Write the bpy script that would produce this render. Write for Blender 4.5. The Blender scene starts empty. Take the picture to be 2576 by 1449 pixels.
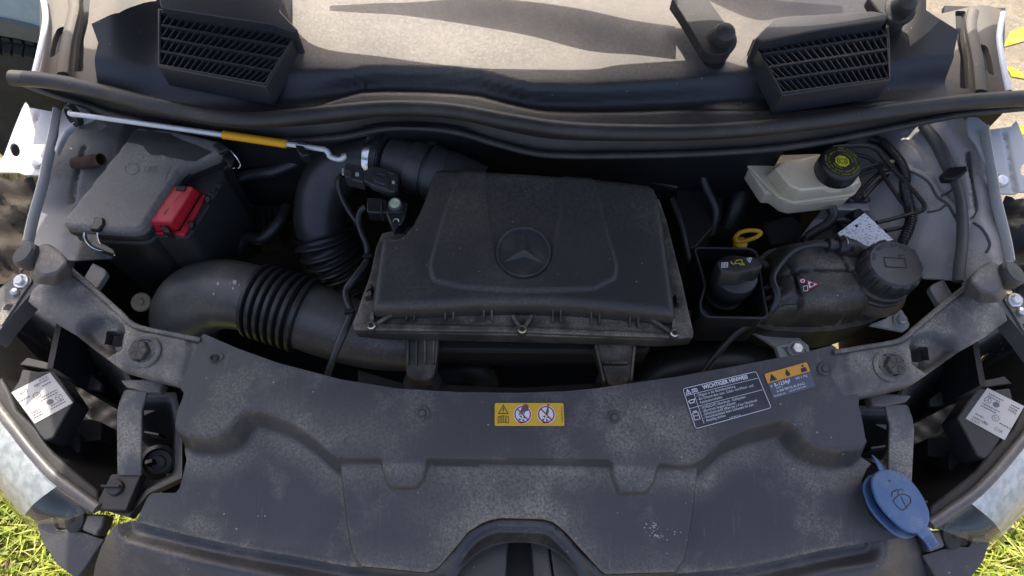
import bpy, bmesh, math, random
import numpy as np
from mathutils import Vector, Matrix
from mathutils.geometry import delaunay_2d_cdt, tessellate_polygon
random.seed(4)
R = math.radians
SC = bpy.context.scene
COL = SC.collection
# ------------------------------------------------------------------ camera
CAM = Vector((-0.010, 0.0, 2.0)); PITCH = R(63.0); ROLL = R(1.1); FPX = 24/36*2576
fw = Vector((0, math.cos(PITCH), -math.sin(PITCH)))
r0 = Vector((1, 0, 0)); u0 = r0.cross(fw)
rt = r0*math.cos(ROLL)+u0*math.sin(ROLL); up = u0*math.cos(ROLL)-r0*math.sin(ROLL)
cd = bpy.data.cameras.new('camera'); cam = bpy.data.objects.new('camera', cd); COL.objects.link(cam)
cd.sensor_width = 36; cd.lens = 24; cd.clip_start = 0.02; cd.clip_end = 200
cam.matrix_world = Matrix.Translation(CAM) @ Matrix((rt, up, -fw)).transposed().to_4x4()
SC.camera = cam
# ------------------------------------------------------------------ light
SUN_EL, SUN_AZ = R(54), R(9)            # sun behind the van, a little to its left in the picture
TO_SUN = Vector((-math.sin(SUN_AZ)*math.cos(SUN_EL), math.cos(SUN_AZ)*math.cos(SUN_EL), math.sin(SUN_EL)))
w = bpy.data.worlds.new('World'); SC.world = w; w.use_nodes = True
nt = w.node_tree; bg = nt.nodes['Background']
sky = nt.nodes.new('ShaderNodeTexSky'); sky.sky_type = 'NISHITA'; sky.sun_disc = False
sky.sun_elevation = SUN_EL; sky.sun_rotation = math.atan2(TO_SUN.x, TO_SUN.y)
sky.air_density = 0.62; sky.dust_density = 4.8; sky.ozone_density = 0.3
nt.links.new(sky.outputs[0], bg.inputs[0]); bg.inputs[1].default_value = 0.15
sl = bpy.data.lights.new('sun', 'SUN'); sl.energy = 2.4; sl.angle = R(0.53); sl.color = (1, .93, .82)
sun = bpy.data.objects.new('sun', sl); COL.objects.link(sun)
sun.rotation_euler = TO_SUN.to_track_quat('Z', 'Y').to_euler(); sun.location = (0, 3, 6)
SC.view_settings.view_transform = 'Standard'; SC.view_settings.look = 'None'
SC.view_settings.exposure = 1.5; SC.view_settings.gamma = 1
# ------------------------------------------------------------------ measuring: a point of the photograph (2576 wide) at a height
def ray(vx, vy):
    return fw + rt*((vx-1288)/FPX) - up*((vy-724.5)/FPX)
def P(vx, vy, z):
    d = ray(vx, vy); t = (z-CAM.z)/d.z
    return CAM+d*t
def W(v, h):
    if not callable(h): return P(v[0], v[1], h)
    z = 1.0
    for _ in range(14):
        p = P(v[0], v[1], z); z = .35*z+.65*float(h(p.x, p.y))
    return P(v[0], v[1], z)
def pl(v, z, sx=0, sy=0):
    p = P(v[0], v[1], z)
    return lambda x, y: z+sx*(x-p.x)+sy*(y-p.y)
def V2(p):                                     # world -> picture, for checks
    d = Vector(p)-CAM; k = d.dot(fw)
    return (1288+FPX*d.dot(rt)/k, 724.5-FPX*d.dot(up)/k)
def T(i, j): return lambda *q: [(858.67*i+x/3, 483*j+y/3) for x, y in q]
t00, t10, t20, t01, t11, t21, t02, t12, t22 = [T(i, j) for j in range(3) for i in range(3)]
def Z(ox, oy, k): return lambda *q: [(ox+x*k, oy+y*k) for x, y in q]
zA = Z(1852.8, 332.2, .2232); zB = Z(1661.1, 575, .2728); zC = Z(0, 242.8, .16757); zD = Z(127.8, 306.7, .28213)
zE = Z(702.8, 332.2, .21165); zF = Z(0, 638.9, .24691); zG = Z(2236.1, 626.1, .25575); zH = Z(2274.4, 242.8, .29108)
# ------------------------------------------------------------------ objects
def thing(name, label, cat, loc=(0, 0, 0), group=None):
    o = bpy.data.objects.new(name, None); COL.objects.link(o); o.location = loc; o.empty_display_size = .05
    return tag(o, label, cat, group)
def tag(o, label, cat, group=None):
    o['label'] = label; o['category'] = cat
    if group: o['group'] = group
    return o
def rootloc(o):
    l = Vector((0, 0, 0))
    while o is not None:
        if o.type == 'EMPTY': l = Vector(o.location)
        o = o.parent
    return l
def link(name, me, mat, parent=None, label=None, kind=None):
    o = bpy.data.objects.new(name, me); COL.objects.link(o)
    if mat is not None:
        me.materials.clear(); me.materials.append(mat)
    if parent is not None:
        o.parent = parent
        if parent.type == 'EMPTY': o.matrix_parent_inverse = Matrix.Translation(-Vector(parent.location))
    if label: o['label'] = label
    if kind: o['kind'] = kind
    return o
def fin_bm(name, bm, mat, parent=None, smooth=35, label=None, kind=None, bev=0, seg=2, weld=True):
    if weld: bmesh.ops.remove_doubles(bm, verts=bm.verts, dist=1e-6)
    bmesh.ops.recalc_face_normals(bm, faces=bm.faces)
    me = bpy.data.meshes.new(name); bm.to_mesh(me); bm.free()
    if smooth:
        me.shade_smooth(); me.set_sharp_from_angle(angle=R(smooth))
    o = link(name, me, mat, parent, label, kind)
    if bev:
        m = o.modifiers.new('bevel', 'BEVEL'); m.width = bev; m.segments = seg; m.limit_method = 'ANGLE'; m.angle_limit = R(38)
        m.harden_normals = False; m.use_clamp_overlap = True
        me.shade_smooth()
        me.set_sharp_from_angle(angle=R(75))
    return o
def mk(name, vs, fs, mat, parent=None, **k):
    bm = bmesh.new(); bv = [bm.verts.new(v) for v in vs]
    for f in fs:
        try: bm.faces.new([bv[i] for i in f])
        except ValueError: pass
    return fin_bm(name, bm, mat, parent, **k)
# ------------------------------------------------------------------ curves
def cr(pts, n=6, closed=False):
    p = [Vector(q) for q in pts]; N = len(p); out = []
    for i in range(N if closed else N-1):
        if closed: a, b, c, d = p[i-1], p[i], p[(i+1) % N], p[(i+2) % N]
        else: a, b, c, d = p[max(i-1, 0)], p[i], p[i+1], p[min(i+2, N-1)]
        for k in range(n):
            s = k/n
            out.append(.5*((2*b)+(c-a)*s+(2*a-5*b+4*c-d)*s*s+(3*b-a-3*c+d)*s**3))
    if not closed: out.append(p[-1])
    return out
def fil(pts, r=6, n=4):
    p = [Vector(q[:2]) for q in pts]; rr = [q[2] if len(q) > 2 else r for q in pts]; N = len(p); out = []
    for i in range(N):
        a, b, c = p[i-1], p[i], p[(i+1) % N]
        la, lc = (a-b).length, (c-b).length
        k = min(rr[i], la*.48, lc*.48)
        if k < .05: out.append(b); continue
        s = b+(a-b)/la*k; e = b+(c-b)/lc*k
        for j in range(n+1):
            u = j/n; out.append(s*(1-u)**2+b*2*u*(1-u)+e*u*u)
    return out
def slab(name, out, h, thick, mat, parent=None, bev=.0015, r=0, holes=(), grow=0, smooth=35, label=None, off=None, seg=2, world=False, kind=None):
    """A plate whose upper face is the traced outline at height h; it goes down by thick (off: along another vector)."""
    q = fil(out, r) if r else [Vector(x[:2]) for x in out]
    top = [W(v, h) for v in q] if not world else [Vector(v) for v in out]
    hs = [[W(v, h) for v in hh] for hh in holes]
    rings = [top]+hs
    n2 = [[Vector((p.x, p.y, 0)) for p in ring] for ring in rings]
    tri = tessellate_polygon(n2)
    flat = [p for ring in rings for p in ring]
    o = Vector(off) if off is not None else Vector((0, 0, -thick))
    c = sum(top, Vector())/len(top)
    low = [p+o+((p-c)*grow if k < len(top) else Vector()) for k, p in enumerate(flat)]
    bm = bmesh.new(); a = [bm.verts.new(p) for p in flat]; b = [bm.verts.new(p) for p in low]
    if holes:
        for t in tri:
            try:
                bm.faces.new([a[i] for i in t]); bm.faces.new([b[i] for i in reversed(t)])
            except ValueError: pass
    else:
        bm.faces.new(a); bm.faces.new(b[::-1])
    s = 0
    for ring in rings:
        m = len(ring)
        for i in range(m):
            bm.faces.new([a[s+i], a[s+(i+1) % m], b[s+(i+1) % m], b[s+i]])
        s += m
    return fin_bm(name, bm, mat, parent, smooth=smooth, bev=bev, label=label, seg=seg, kind=kind)
def loft(name, rings, mat, parent=None, close=True, cap=(True, True), bev=0, smooth=40, label=None, kind=None):
    bm = bmesh.new(); L = [[bm.verts.new(p) for p in r] for r in rings]; m = len(rings[0])
    for a, b in zip(L, L[1:]):
        for i in range(m if close else m-1):
            try: bm.faces.new([a[i], a[(i+1) % m], b[(i+1) % m], b[i]])
            except ValueError: pass
    if cap[0]: bm.faces.new(L[0])
    if cap[1]: bm.faces.new(L[-1][::-1])
    return fin_bm(name, bm, mat, parent, smooth=smooth, bev=bev, label=label, kind=kind)
def frames(p):
    T_ = []
    for i in range(len(p)):
        d = p[min(i+1, len(p)-1)]-p[max(i-1, 0)]; T_.append(d.normalized() if d.length > 1e-9 else Vector((1, 0, 0)))
    ref = Vector((0, 0, 1)) if abs(T_[0].z) < .9 else Vector((1, 0, 0))
    n = (ref-T_[0]*ref.dot(T_[0])).normalized(); out = []
    for t in T_:
        n = (n-t*n.dot(t)).normalized(); out.append((t, n, t.cross(n)))
    return out
def tube(name, pts, rad, mat, parent=None, seg=14, n=6, rfun=None, label=None, cap=True, smooth=50, flat=1.0, kind=None):
    """A tapered pipe along smooth points; rad one value or one per point; rfun(s metres) multiplies it."""
    if not isinstance(rad, (list, tuple)): rad = [rad]*len(pts)
    q = cr([(*Vector(p), r_) for p, r_ in zip(pts, rad)] if False else [Vector((p[0], p[1], p[2], r_)) for p, r_ in zip(pts, rad)], n)
    p = [Vector(x[:3]) for x in q]; rr = [x[3] for x in q]
    fr = frames(p); s = 0; rings = []
    for i in range(len(p)):
        if i: s += (p[i]-p[i-1]).length
        r_ = rr[i]*(rfun(s) if rfun else 1); _, a, b = fr[i]
        rings.append([p[i]+(a*math.cos(2*math.pi*k/seg)*flat+b*math.sin(2*math.pi*k/seg))*r_ for k in range(seg)])
    return loft(name, rings, mat, parent, cap=(cap, cap), smooth=smooth, label=label, kind=kind)
def lathe(name, c, axis, prof, mat, parent=None, seg=40, smooth=35, wob=None, label=None, bev=0):
    """Turned body: prof of (radius, height along axis); wob(angle, i) multiplies the radius."""
    ax = Vector(axis).normalized(); ref = Vector((1, 0, 0)) if abs(ax.x) < .8 else Vector((0, 0, 1))
    a = (ref-ax*ref.dot(ax)).normalized(); b = ax.cross(a); c = Vector(c)
    rings = []
    for i, (r_, h) in enumerate(prof):
        rings.append([c+ax*h+(a*math.cos(2*math.pi*k/seg)+b*math.sin(2*math.pi*k/seg))*max(r_, 1e-5)*(wob(2*math.pi*k/seg, i) if wob else 1) for k in range(seg)])
    return loft(name, rings, mat, parent, smooth=smooth, label=label, bev=bev)
def inside(poly, X, Y):
    c = np.zeros(X.shape, bool); n = len(poly)
    for i in range(n):
        x1, y1 = poly[i-1][0], poly[i-1][1]; x2, y2 = poly[i][0], poly[i][1]
        if y1 == y2: continue
        k = ((y1 > Y) != (y2 > Y)) & (X < (x2-x1)*(Y-y1)/(y2-y1)+x1); c ^= k
    return c
def edist(poly, X, Y, closed=True):
    d = np.full(np.shape(X), 1e9); n = len(poly)
    for i in range(0 if closed else 1, n):
        x1, y1 = poly[i-1][0], poly[i-1][1]; dx, dy = poly[i][0]-x1, poly[i][1]-y1
        t = np.clip(((X-x1)*dx+(Y-y1)*dy)/max(dx*dx+dy*dy, 1e-12), 0, 1)
        d = np.minimum(d, np.hypot(X-x1-t*dx, Y-y1-t*dy))
    return d
def sd(poly, X, Y):                            # > 0 inside
    X = np.asarray(X, float); Y = np.asarray(Y, float)
    d = edist(poly, X, Y); return np.where(inside(poly, X, Y), d, -d)
def ss(a, b, x):
    t = np.clip((x-a)/(b-a), 0, 1); return t*t*(3-2*t)
def resample(pts, step):
    out = []; N = len(pts)
    for i in range(N):
        a, b = Vector(pts[i]), Vector(pts[(i+1) % N]); L = (b-a).length; k = max(1, int(round(L/step)))
        out += [a+(b-a)*(j/k) for j in range(k)]
    return out
def panel(name, out, hf, mat, parent=None, step=.004, holes=(), skirt=.004, smooth=60, attr=None, label=None, base=None, kind=None, world=False):
    """A moulded sheet: the traced outline, finely meshed, each vertex lifted to hf(x, y)."""
    bh = base or hf
    tr = lambda ring: [Vector((p.x, p.y)) for p in (W(v, bh) for v in ring)] if not world else [Vector(v[:2]) for v in ring]
    ring = resample(tr(out), step); hol = [resample(tr(h), step) for h in holes]
    xs = [p.x for p in ring]; ys = [p.y for p in ring]
    gx, gy = np.meshgrid(np.arange(min(xs), max(xs), step), np.arange(min(ys), max(ys), step*.9))
    gx = gx+(np.arange(gx.shape[0]) % 2)[:, None]*step*.5
    gx, gy = gx.ravel(), gy.ravel()
    k = sd(ring, gx, gy) > step*.45
    for h in hol: k &= sd(h, gx, gy) < -step*.45
    V = list(ring); E = [(i, (i+1) % len(ring)) for i in range(len(ring))]
    for h in hol:
        s = len(V); V += h; E += [(s+i, s+(i+1) % len(h)) for i in range(len(h))]
    V += [Vector((a, b)) for a, b in zip(gx[k], gy[k])]
    vv, _, ff, _, _, _ = delaunay_2d_cdt(V, E, [], 1, 1e-7)
    if hol:
        cx = np.array([sum(vv[i].x for i in f)/3 for f in ff]); cy = np.array([sum(vv[i].y for i in f)/3 for f in ff])
        keep = np.ones(len(ff), bool)
        for h in hol: keep &= ~inside(h, cx, cy)
        ff = [f for f, q in zip(ff, keep) if q]
    X = np.array([q.x for q in vv]); Y = np.array([q.y for q in vv]); Zz = np.asarray(hf(X, Y), float)*np.ones(len(X))
    bm = bmesh.new(); bv = [bm.verts.new((x, y, z)) for x, y, z in zip(X, Y, Zz)]
    for f in ff:
        try: bm.faces.new([bv[i] for i in f])
        except ValueError: pass
    if skirt:
        be = [e for e in bm.edges if len(e.link_faces) == 1]
        g = bmesh.ops.extrude_edge_only(bm, edges=be)['geom']
        for q in g:
            if isinstance(q, bmesh.types.BMVert): q.co.z -= skirt
    bmesh.ops.delete(bm, geom=[v for v in bm.verts if not v.link_faces], context='VERTS')
    bmesh.ops.recalc_face_normals(bm, faces=bm.faces)
    if sum(f.normal.z for f in bm.faces) < 0: bmesh.ops.reverse_faces(bm, faces=bm.faces)
    me = bpy.data.meshes.new(name); bm.to_mesh(me); bm.free()
    me.shade_smooth(); me.set_sharp_from_angle(angle=R(smooth))
    if attr:
        a = me.attributes.new('dust', 'FLOAT', 'POINT'); co = np.zeros(len(me.vertices)*3); me.vertices.foreach_get('co', co); co = co.reshape(-1, 3)
        a.data.foreach_set('value', np.clip(attr(co[:, 0], co[:, 1]), 0, 1).astype(np.float32))
    return link(name, me, mat, parent, label, kind)
def mirror_mesh(o, parent):
    me = o.data.copy(); me.transform(Matrix.Diagonal((-1, 1, 1, 1))); me.flip_normals()
    n = bpy.data.objects.new(o.name.split('.')[0], me); COL.objects.link(n); n.parent = parent
    if parent is not None and parent.type == 'EMPTY': n.matrix_parent_inverse = Matrix.Translation(-Vector(parent.location))
    for m in o.modifiers:
        q = n.modifiers.new(m.name, m.type)
        if m.type == 'BEVEL':
            q.width, q.segments, q.limit_method, q.angle_limit = m.width, m.segments, m.limit_method, m.angle_limit
    if 'label' in o: n['label'] = o['label']
    for c in o.children:
        if not c.get('nomirror'): mirror_mesh(c, n)
    return n
def mirror_thing(o, label):
    loc = Vector(o.location); loc.x = -loc.x
    n = thing(o.name.split('.')[0], label, o['category'], loc, o.get('group'))
    for c in list(o.children):
        if not c.get('nomirror'): mirror_mesh(c, n)
    return n
# ------------------------------------------------------------------ flat print on a surface
class Print:
    """A four-cornered field on a surface: (s, t) from its lower left, in units of its height; layers of thin print above it."""
    def __init__(s, tl_, tr_, br_, bl_, h, parent, lift=.0006):
        s.c = [W(q, h) for q in (bl_, br_, tr_, tl_)]; s.parent = parent
        u = (s.c[1]-s.c[0]); v = (s.c[3]-s.c[0]); s.n = u.cross(v).normalized()
        if s.n.z < 0: s.n = -s.n
        s.asp = u.length/v.length; s.lift = lift; s.layer = 0
    def at(s, x, y, lay=0):
        x /= s.asp; a, b, c, d = s.c
        return (a*(1-x)+b*x)*(1-y)+(d*(1-x)+c*x)*y+s.n*(s.lift+.00025*lay)
    def poly(s, name, pts, mat, lay=1, parent=None, thick=.0):
        vs = [s.at(x, y, lay) for x, y in pts]
        if thick:
            n = len(vs); vs2 = [v-s.n*thick for v in vs]
            return mk(name, vs+vs2, [list(range(n)), list(range(2*n-1, n-1, -1))]+[[i, (i+1) % n, n+(i+1) % n, n+i] for i in range(n)], mat, parent or s.parent, smooth=30)
        return mk(name, vs, [list(range(len(vs)))], mat, parent or s.parent, smooth=0)
    def multi(s, name, polys, mat, lay=1, parent=None):
        vs = []; fs = []
        for p in polys:
            fs.append(list(range(len(vs), len(vs)+len(p)))); vs += [s.at(x, y, lay) for x, y in p]
        return mk(name, vs, fs, mat, parent or s.parent, smooth=0, weld=False)
    def field(s, name, mat, r=.06, lay=0, parent=None, thick=.0005):
        a = s.asp; return s.poly(name, [tuple(p) for p in fil([(0, 0), (a, 0), (a, 1), (0, 1)], r)], mat, lay, parent, thick)
    def text(s, name, body, x, y, size, mat, lay=2, parent=None, ang=0, align='LEFT', squash=1.0, bold=0):
        cu = bpy.data.curves.new(name, 'FONT'); cu.body = body; cu.size = size; cu.align_x = align; cu.fill_mode = 'FRONT'; cu.offset = bold; cu.resolution_u = 2
        ob = bpy.data.objects.new(name, cu); me = bpy.data.meshes.new_from_object(ob); bpy.data.objects.remove(ob); bpy.data.curves.remove(cu)
        ca, sa = math.cos(ang), math.sin(ang)
        for v in me.vertices:
            px, py = v.co.x*squash, v.co.y; v.co = s.at(x+px*ca-py*sa, y+px*sa+py*ca, lay)
        me.name = name
        return link(name, me, mat, parent or s.parent)
def stroke(pts, w_, closed=False):
    """Thin line as quads in print coordinates."""
    out = []; n = len(pts)
    for i in range(n if closed else n-1):
        a, b = Vector(pts[i]), Vector(pts[(i+1) % n]); d = (b-a)
        if d.length < 1e-9: continue
        d = d.normalized(); m = Vector((-d.y, d.x))*w_/2; e = d*w_/2
        out.append([tuple(a-e-m), tuple(b+e-m), tuple(b+e+m), tuple(a-e+m)])
    return out
def circ(x, y, r_, n=24, a0=0, a1=2*math.pi, ry=None):
    return [(x+r_*math.cos(a0+(a1-a0)*k/n), y+(ry or r_)*math.sin(a0+(a1-a0)*k/n)) for k in range(n if abs(a1-a0-2*math.pi) < 1e-6 else n+1)]
# ------------------------------------------------------------------ materials (procedural)
def node_mat(name):
    m = bpy.data.materials.new(name); m.use_nodes = True; t = m.node_tree
    return m, t, t.nodes['Principled BSDF']
def N(t, kind, **k):
    n = t.nodes.new(kind)
    for a, b in k.items():
        if a.startswith('_'): n.inputs[a[1:].replace('_', ' ')].default_value = b
        else: setattr(n, a, b)
    return n
def ramp(t, src, a, b, lo=0, hi=1):
    n = N(t, 'ShaderNodeMapRange'); n.interpolation_type = 'SMOOTHSTEP'
    n.inputs[1].default_value = a; n.inputs[2].default_value = b; n.inputs[3].default_value = lo; n.inputs[4].default_value = hi
    t.links.new(src, n.inputs[0]); return n.outputs[0]
def mth(t, op, a, b=None):
    n = N(t, 'ShaderNodeMath', operation=op)
    for i, q in enumerate((a, b)):
        if q is None: continue
        if isinstance(q, (int, float)): n.inputs[i].default_value = q
        else: t.links.new(q, n.inputs[i])
    return n.outputs[0]
def mixc(t, f, a, b):
    n = N(t, 'ShaderNodeMix', data_type='RGBA')
    for i, q in ((0, f), (6, a), (7, b)):
        if isinstance(q, (int, float)): n.inputs[i].default_value = q
        elif isinstance(q, (tuple, list)): n.inputs[i].default_value = (*q[:3], 1)
        else: t.links.new(q, n.inputs[i])
    return n.outputs[2]
def dusty(name, base, rough=.5, dust=.35, dcol=(.26, .215, .16), scale=7, grain=.25, specks=.5, metal=0, attr=False, spec=.5, up=True, lo=.42, hi=.78, streak=0, gscale=900, mot=.75):
    """Plastic, rubber or metal under settled road dust: broad patches, fine grain, a few pale specks, more of it on faces that look up."""
    m, t, b = node_mat(name); L = t.links.new
    tc = N(t, 'ShaderNodeTexCoord').outputs['Object']
    n1 = N(t, 'ShaderNodeTexNoise', _Scale=scale, _Detail=9.0, _Roughness=.62); L(tc, n1.inputs[0])
    n2 = N(t, 'ShaderNodeTexNoise', _Scale=scale*24, _Detail=5.0, _Roughness=.7); L(tc, n2.inputs[0])
    n3 = N(t, 'ShaderNodeTexNoise', _Scale=gscale, _Detail=2.0); L(tc, n3.inputs[0])
    f = mth(t, 'MULTIPLY', ramp(t, n1.outputs[0], lo, hi), ramp(t, n2.outputs[0], .3, .72))
    f = mth(t, 'ADD', mth(t, 'MULTIPLY', f, dust*1.5), dust*.25)
    if attr:
        at = N(t, 'ShaderNodeAttribute', attribute_name='dust')
        f = mth(t, 'ADD', f, mth(t, 'MULTIPLY', at.outputs['Fac'], mth(t, 'ADD', mth(t, 'MULTIPLY', ramp(t, n2.outputs[0], .33, .66), mot), .95-mot)))
    if streak:
        mp = N(t, 'ShaderNodeMapping'); mp.inputs['Scale'].default_value = (90, 9, 9); mp.inputs['Rotation'].default_value = (0, 0, .5); L(tc, mp.inputs[0])
        n5 = N(t, 'ShaderNodeTexNoise', _Scale=1.6, _Detail=6.0, _Roughness=.7); L(mp.outputs[0], n5.inputs[0])
        f = mth(t, 'ADD', f, mth(t, 'MULTIPLY', ramp(t, n5.outputs[0], .58, .76), streak))
    if up:
        g = N(t, 'ShaderNodeNewGeometry'); sx = N(t, 'ShaderNodeSeparateXYZ'); L(g.outputs['Normal'], sx.inputs[0])
        f = mth(t, 'MULTIPLY', f, ramp(t, sx.outputs[2], -.1, .85, .25, 1))
    f = mth(t, 'MULTIPLY', f, ramp(t, n3.outputs[0], .3, .7, .72, 1.15))
    f = mth(t, 'MINIMUM', f, .95)
    dc = mixc(t, ramp(t, n1.outputs[0], .3, .7), tuple(c*.75 for c in dcol), tuple(min(1, c*1.12) for c in dcol))
    c = mixc(t, f, base, dc)
    if specks:
        vo = N(t, 'ShaderNodeTexVoronoi', _Scale=95.0, _Randomness=1.0); L(tc, vo.inputs[0])
        sc = N(t, 'ShaderNodeSeparateColor'); L(vo.outputs['Color'], sc.inputs[0])
        r_ = ramp(t, sc.outputs[0], .80, 1.0, 0, .13)
        s = mth(t, 'LESS_THAN', vo.outputs['Distance'], r_)
        c = mixc(t, mth(t, 'MULTIPLY', s, specks), c, (.42, .38, .32))
    L(c, b.inputs['Base Color'])
    L(mth(t, 'ADD', mth(t, 'MULTIPLY', f, .55*(1-rough)), mth(t, 'ADD', mth(t, 'MULTIPLY', n2.outputs[0], .16), rough-.08)), b.inputs['Roughness'])
    b.inputs['Metallic'].default_value = metal; b.inputs['Specular IOR Level'].default_value = spec
    if metal: L(mth(t, 'SUBTRACT', metal, mth(t, 'MULTIPLY', f, metal)), b.inputs['Metallic'])
    bp = N(t, 'ShaderNodeBump', _Strength=grain, _Distance=.0006); L(n3.outputs[0], bp.inputs['Height'])
    bp2 = N(t, 'ShaderNodeBump', _Strength=grain*.6, _Distance=.002); L(n2.outputs[0], bp2.inputs['Height']); L(bp.outputs[0], bp2.inputs['Normal'])
    L(bp2.outputs[0], b.inputs['Normal'])
    return m
def plain(name, c, rough=.5, metal=0, spec=.5, bump=0, var=.12):
    m, t, b = node_mat(name); L = t.links.new
    tc = N(t, 'ShaderNodeTexCoord').outputs['Object']
    n = N(t, 'ShaderNodeTexNoise', _Scale=60.0, _Detail=6.0); L(tc, n.inputs[0])
    L(mixc(t, ramp(t, n.outputs[0], .3, .7), tuple(q*(1-var) for q in c), tuple(min(1, q*(1+var)) for q in c)), b.inputs['Base Color'])
    b.inputs['Roughness'].default_value = rough; b.inputs['Metallic'].default_value = metal; b.inputs['Specular IOR Level'].default_value = spec
    if bump:
        n4 = N(t, 'ShaderNodeTexNoise', _Scale=250.0, _Detail=4.0); L(tc, n4.inputs[0])
        bp = N(t, 'ShaderNodeBump', _Strength=bump, _Distance=.001); L(n4.outputs[0], bp.inputs['Height']); L(bp.outputs[0], b.inputs['Normal'])
    return m
M = {}
M['cover'] = dusty('radiator cover plastic', (.040, .040, .044), .36, .24, (.33, .29, .23), 10, .4, .9, attr=True, streak=.26, lo=.50, hi=.66)
M['slam'] = dusty('slam panel plastic', (.066, .066, .070), .44, .62, (.36, .315, .25), 13, .35, .6, streak=.3, lo=.40, hi=.62)
M['trim'] = dusty('grille surround plastic', (.040, .040, .044), .33, .2, (.3, .26, .2), 11, .25, .6, streak=.12, lo=.46, hi=.66)
M['neck'] = dusty('outlet neck plastic', (.030, .030, .032), .4, .25, (.2, .175, .135), 14, .3, .4)
M['airbox'] = dusty('air filter lid plastic', (.026, .0255, .027), .42, .13, (.20, .168, .125), 8, .4, .5, attr=True, lo=.46, hi=.7)
M['airtray'] = dusty('air filter tray plastic', (.020, .020, .021), .42, .75, (.26, .21, .15), 18, .3, .4, lo=.38, hi=.62)
M['duct'] = dusty('intake duct plastic', (.072, .073, .076), .32, .42, (.27, .24, .19), 9, .2, .5, lo=.40, hi=.66, streak=.12)
M['hose'] = dusty('black hose rubber', (.021, .0215, .0235), .34, .14, (.2, .175, .14), 9, .2, .3)
M['black'] = dusty('black plastic', (.014, .0142, .0155), .36, .12, (.2, .175, .135), 12, .2, .4)
M['matt'] = dusty('matt black rubber', (.017, .017, .018), .6, .12, (.2, .175, .14), 12, .3, .2)
M['deep'] = dusty('dark engine parts', (.006, .006, .0065), .6, .015, (.1, .09, .07), 9, .3, 0)
M['seal'] = dusty('weather seal rubber', (.026, .025, .024), .45, .22, (.24, .195, .14), 18, .2, .3, streak=.1)
M['cowl'] = dusty('cowl plastic', (.027, .027, .030), .38, .06, (.215, .185, .148), 7, .25, .4, attr=True, mot=.42, lo=.45, hi=.7)
M['grille'] = dusty('cowl grille plastic', (.036, .036, .040), .36, .08, (.3, .26, .2), 12, .2, .1)
M['fuse'] = dusty('fuse box lid plastic', (.085, .084, .080), .5, .6, (.27, .255, .225), 9, .15, lo=.1, hi=.75, specks=.5)
M['red'] = dusty('red terminal cover plastic', (.50, .012, .028), .42, .22, (.42, .16, .13), 18, .2, .5, lo=.42, hi=.66)
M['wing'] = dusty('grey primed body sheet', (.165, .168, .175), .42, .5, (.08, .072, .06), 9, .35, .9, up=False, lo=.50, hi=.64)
M['wing_lit'] = dusty('spattered grey body sheet, light painted in', (.36, .36, .36), .42, .5, (.16, .14, .115), 12, .35, .9, up=False, lo=.50, hi=.64)  # same primer as the left wing, spattered; its light is painted into a brighter base
M['white_body'] = dusty('white painted body metal', (.50, .51, .52), .38, .2, (.36, .30, .22), 14, .15, .8, up=False, lo=.46, hi=.66)
M['gutter'] = dusty('dusty body gutter', (.11, .102, .092), .6, .5, (.17, .135, .092), 12, .3, .5, up=False, lo=.36, hi=.6)
M['rust'] = dusty('dirty brown liner', (.022, .018, .015), .75, .3, (.12, .088, .06), 22, .8, .3, up=False, lo=.46, hi=.6)
M['badge'] = dusty('badge plastic', (.034, .034, .037), .35, .35, (.22, .19, .145), 30, .3, .6)
M['sensor'] = dusty('sensor plastic', (.030, .030, .032), .36, .25, (.22, .2, .16), 40, .2, .3)
M['plug'] = dusty('brown grey plug plastic', (.060, .052, .046), .6, .35, (.2, .16, .12), 40, .3, .2)
M['rustpin'] = plain('rusty steel', (.10, .055, .032), .75, .2, bump=.4, var=.4)
M['alu'] = dusty('cast aluminium', (.42, .43, .44), .45, .4, (.25, .22, .18), 26, .3, .3, metal=.6, up=False)
M['bracket'] = dusty('galvanised bracket', (.48, .49, .47), .5, .35, (.3, .26, .2), 20, .2, .4, metal=.25, up=False)
M['zinc'] = plain('zinc plated steel', (.62, .62, .62), .32, .85, var=.25, bump=.15)
M['chrome'] = plain('bright steel band', (.75, .75, .76), .22, 1, var=.2, bump=.2)
M['rod'] = dusty('galvanised rod', (.74, .75, .75), .35, .2, (.4, .36, .3), 60, .2, .2, metal=.3, up=False, lo=.45, hi=.6)
M['yellow'] = dusty('yellow sleeve plastic', (.86, .40, .004), .4, .04, (.45, .3, .1), 20, .1, .1)
M['dip'] = dusty('yellow dipstick plastic', (.62, .33, .01), .45, .25, (.16, .09, .03), 40, .2, 0)
M['tank'] = dusty('coolant tank plastic', (.028, .027, .0255), .36, .6, (.24, .20, .15), 12, .3, .9, lo=.40, hi=.64)
M['ctop'] = dusty('coolant cap plastic', (.030, .030, .032), .38, .22, (.24, .205, .16), 20, .3, .4)
M['reservoir'] = dusty('cream reservoir plastic', (.82, .69, .49), .42, .35, (.40, .31, .19), 14, .12, .4, up=False, lo=.5, hi=.75, spec=.35)
_b = M['reservoir'].node_tree.nodes['Principled BSDF']; _b.inputs['Subsurface Weight'].default_value = .25; _b.inputs['Subsurface Radius'].default_value = (.02, .016, .010); _b.inputs['Subsurface Scale'].default_value = .5
M['blue'] = dusty('blue washer cap plastic', (.034, .110, .28), .55, .7, (.20, .25, .32), 14, .25, .5, lo=.42, hi=.66)
M['pale'] = dusty('pale nylon', (.24, .225, .16), .5, .35, (.2, .165, .11), 22, .1, .2)
M['tagw'] = plain('white tag paper', (.74, .76, .82), .6)
M['stkwhite'] = dusty('white sticker foil', (.46, .45, .43), .5, .3, (.3, .27, .22), 30, .1, .2)
M['pw'] = plain('white print', (.80, .80, .80), .55, var=.03)
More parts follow.
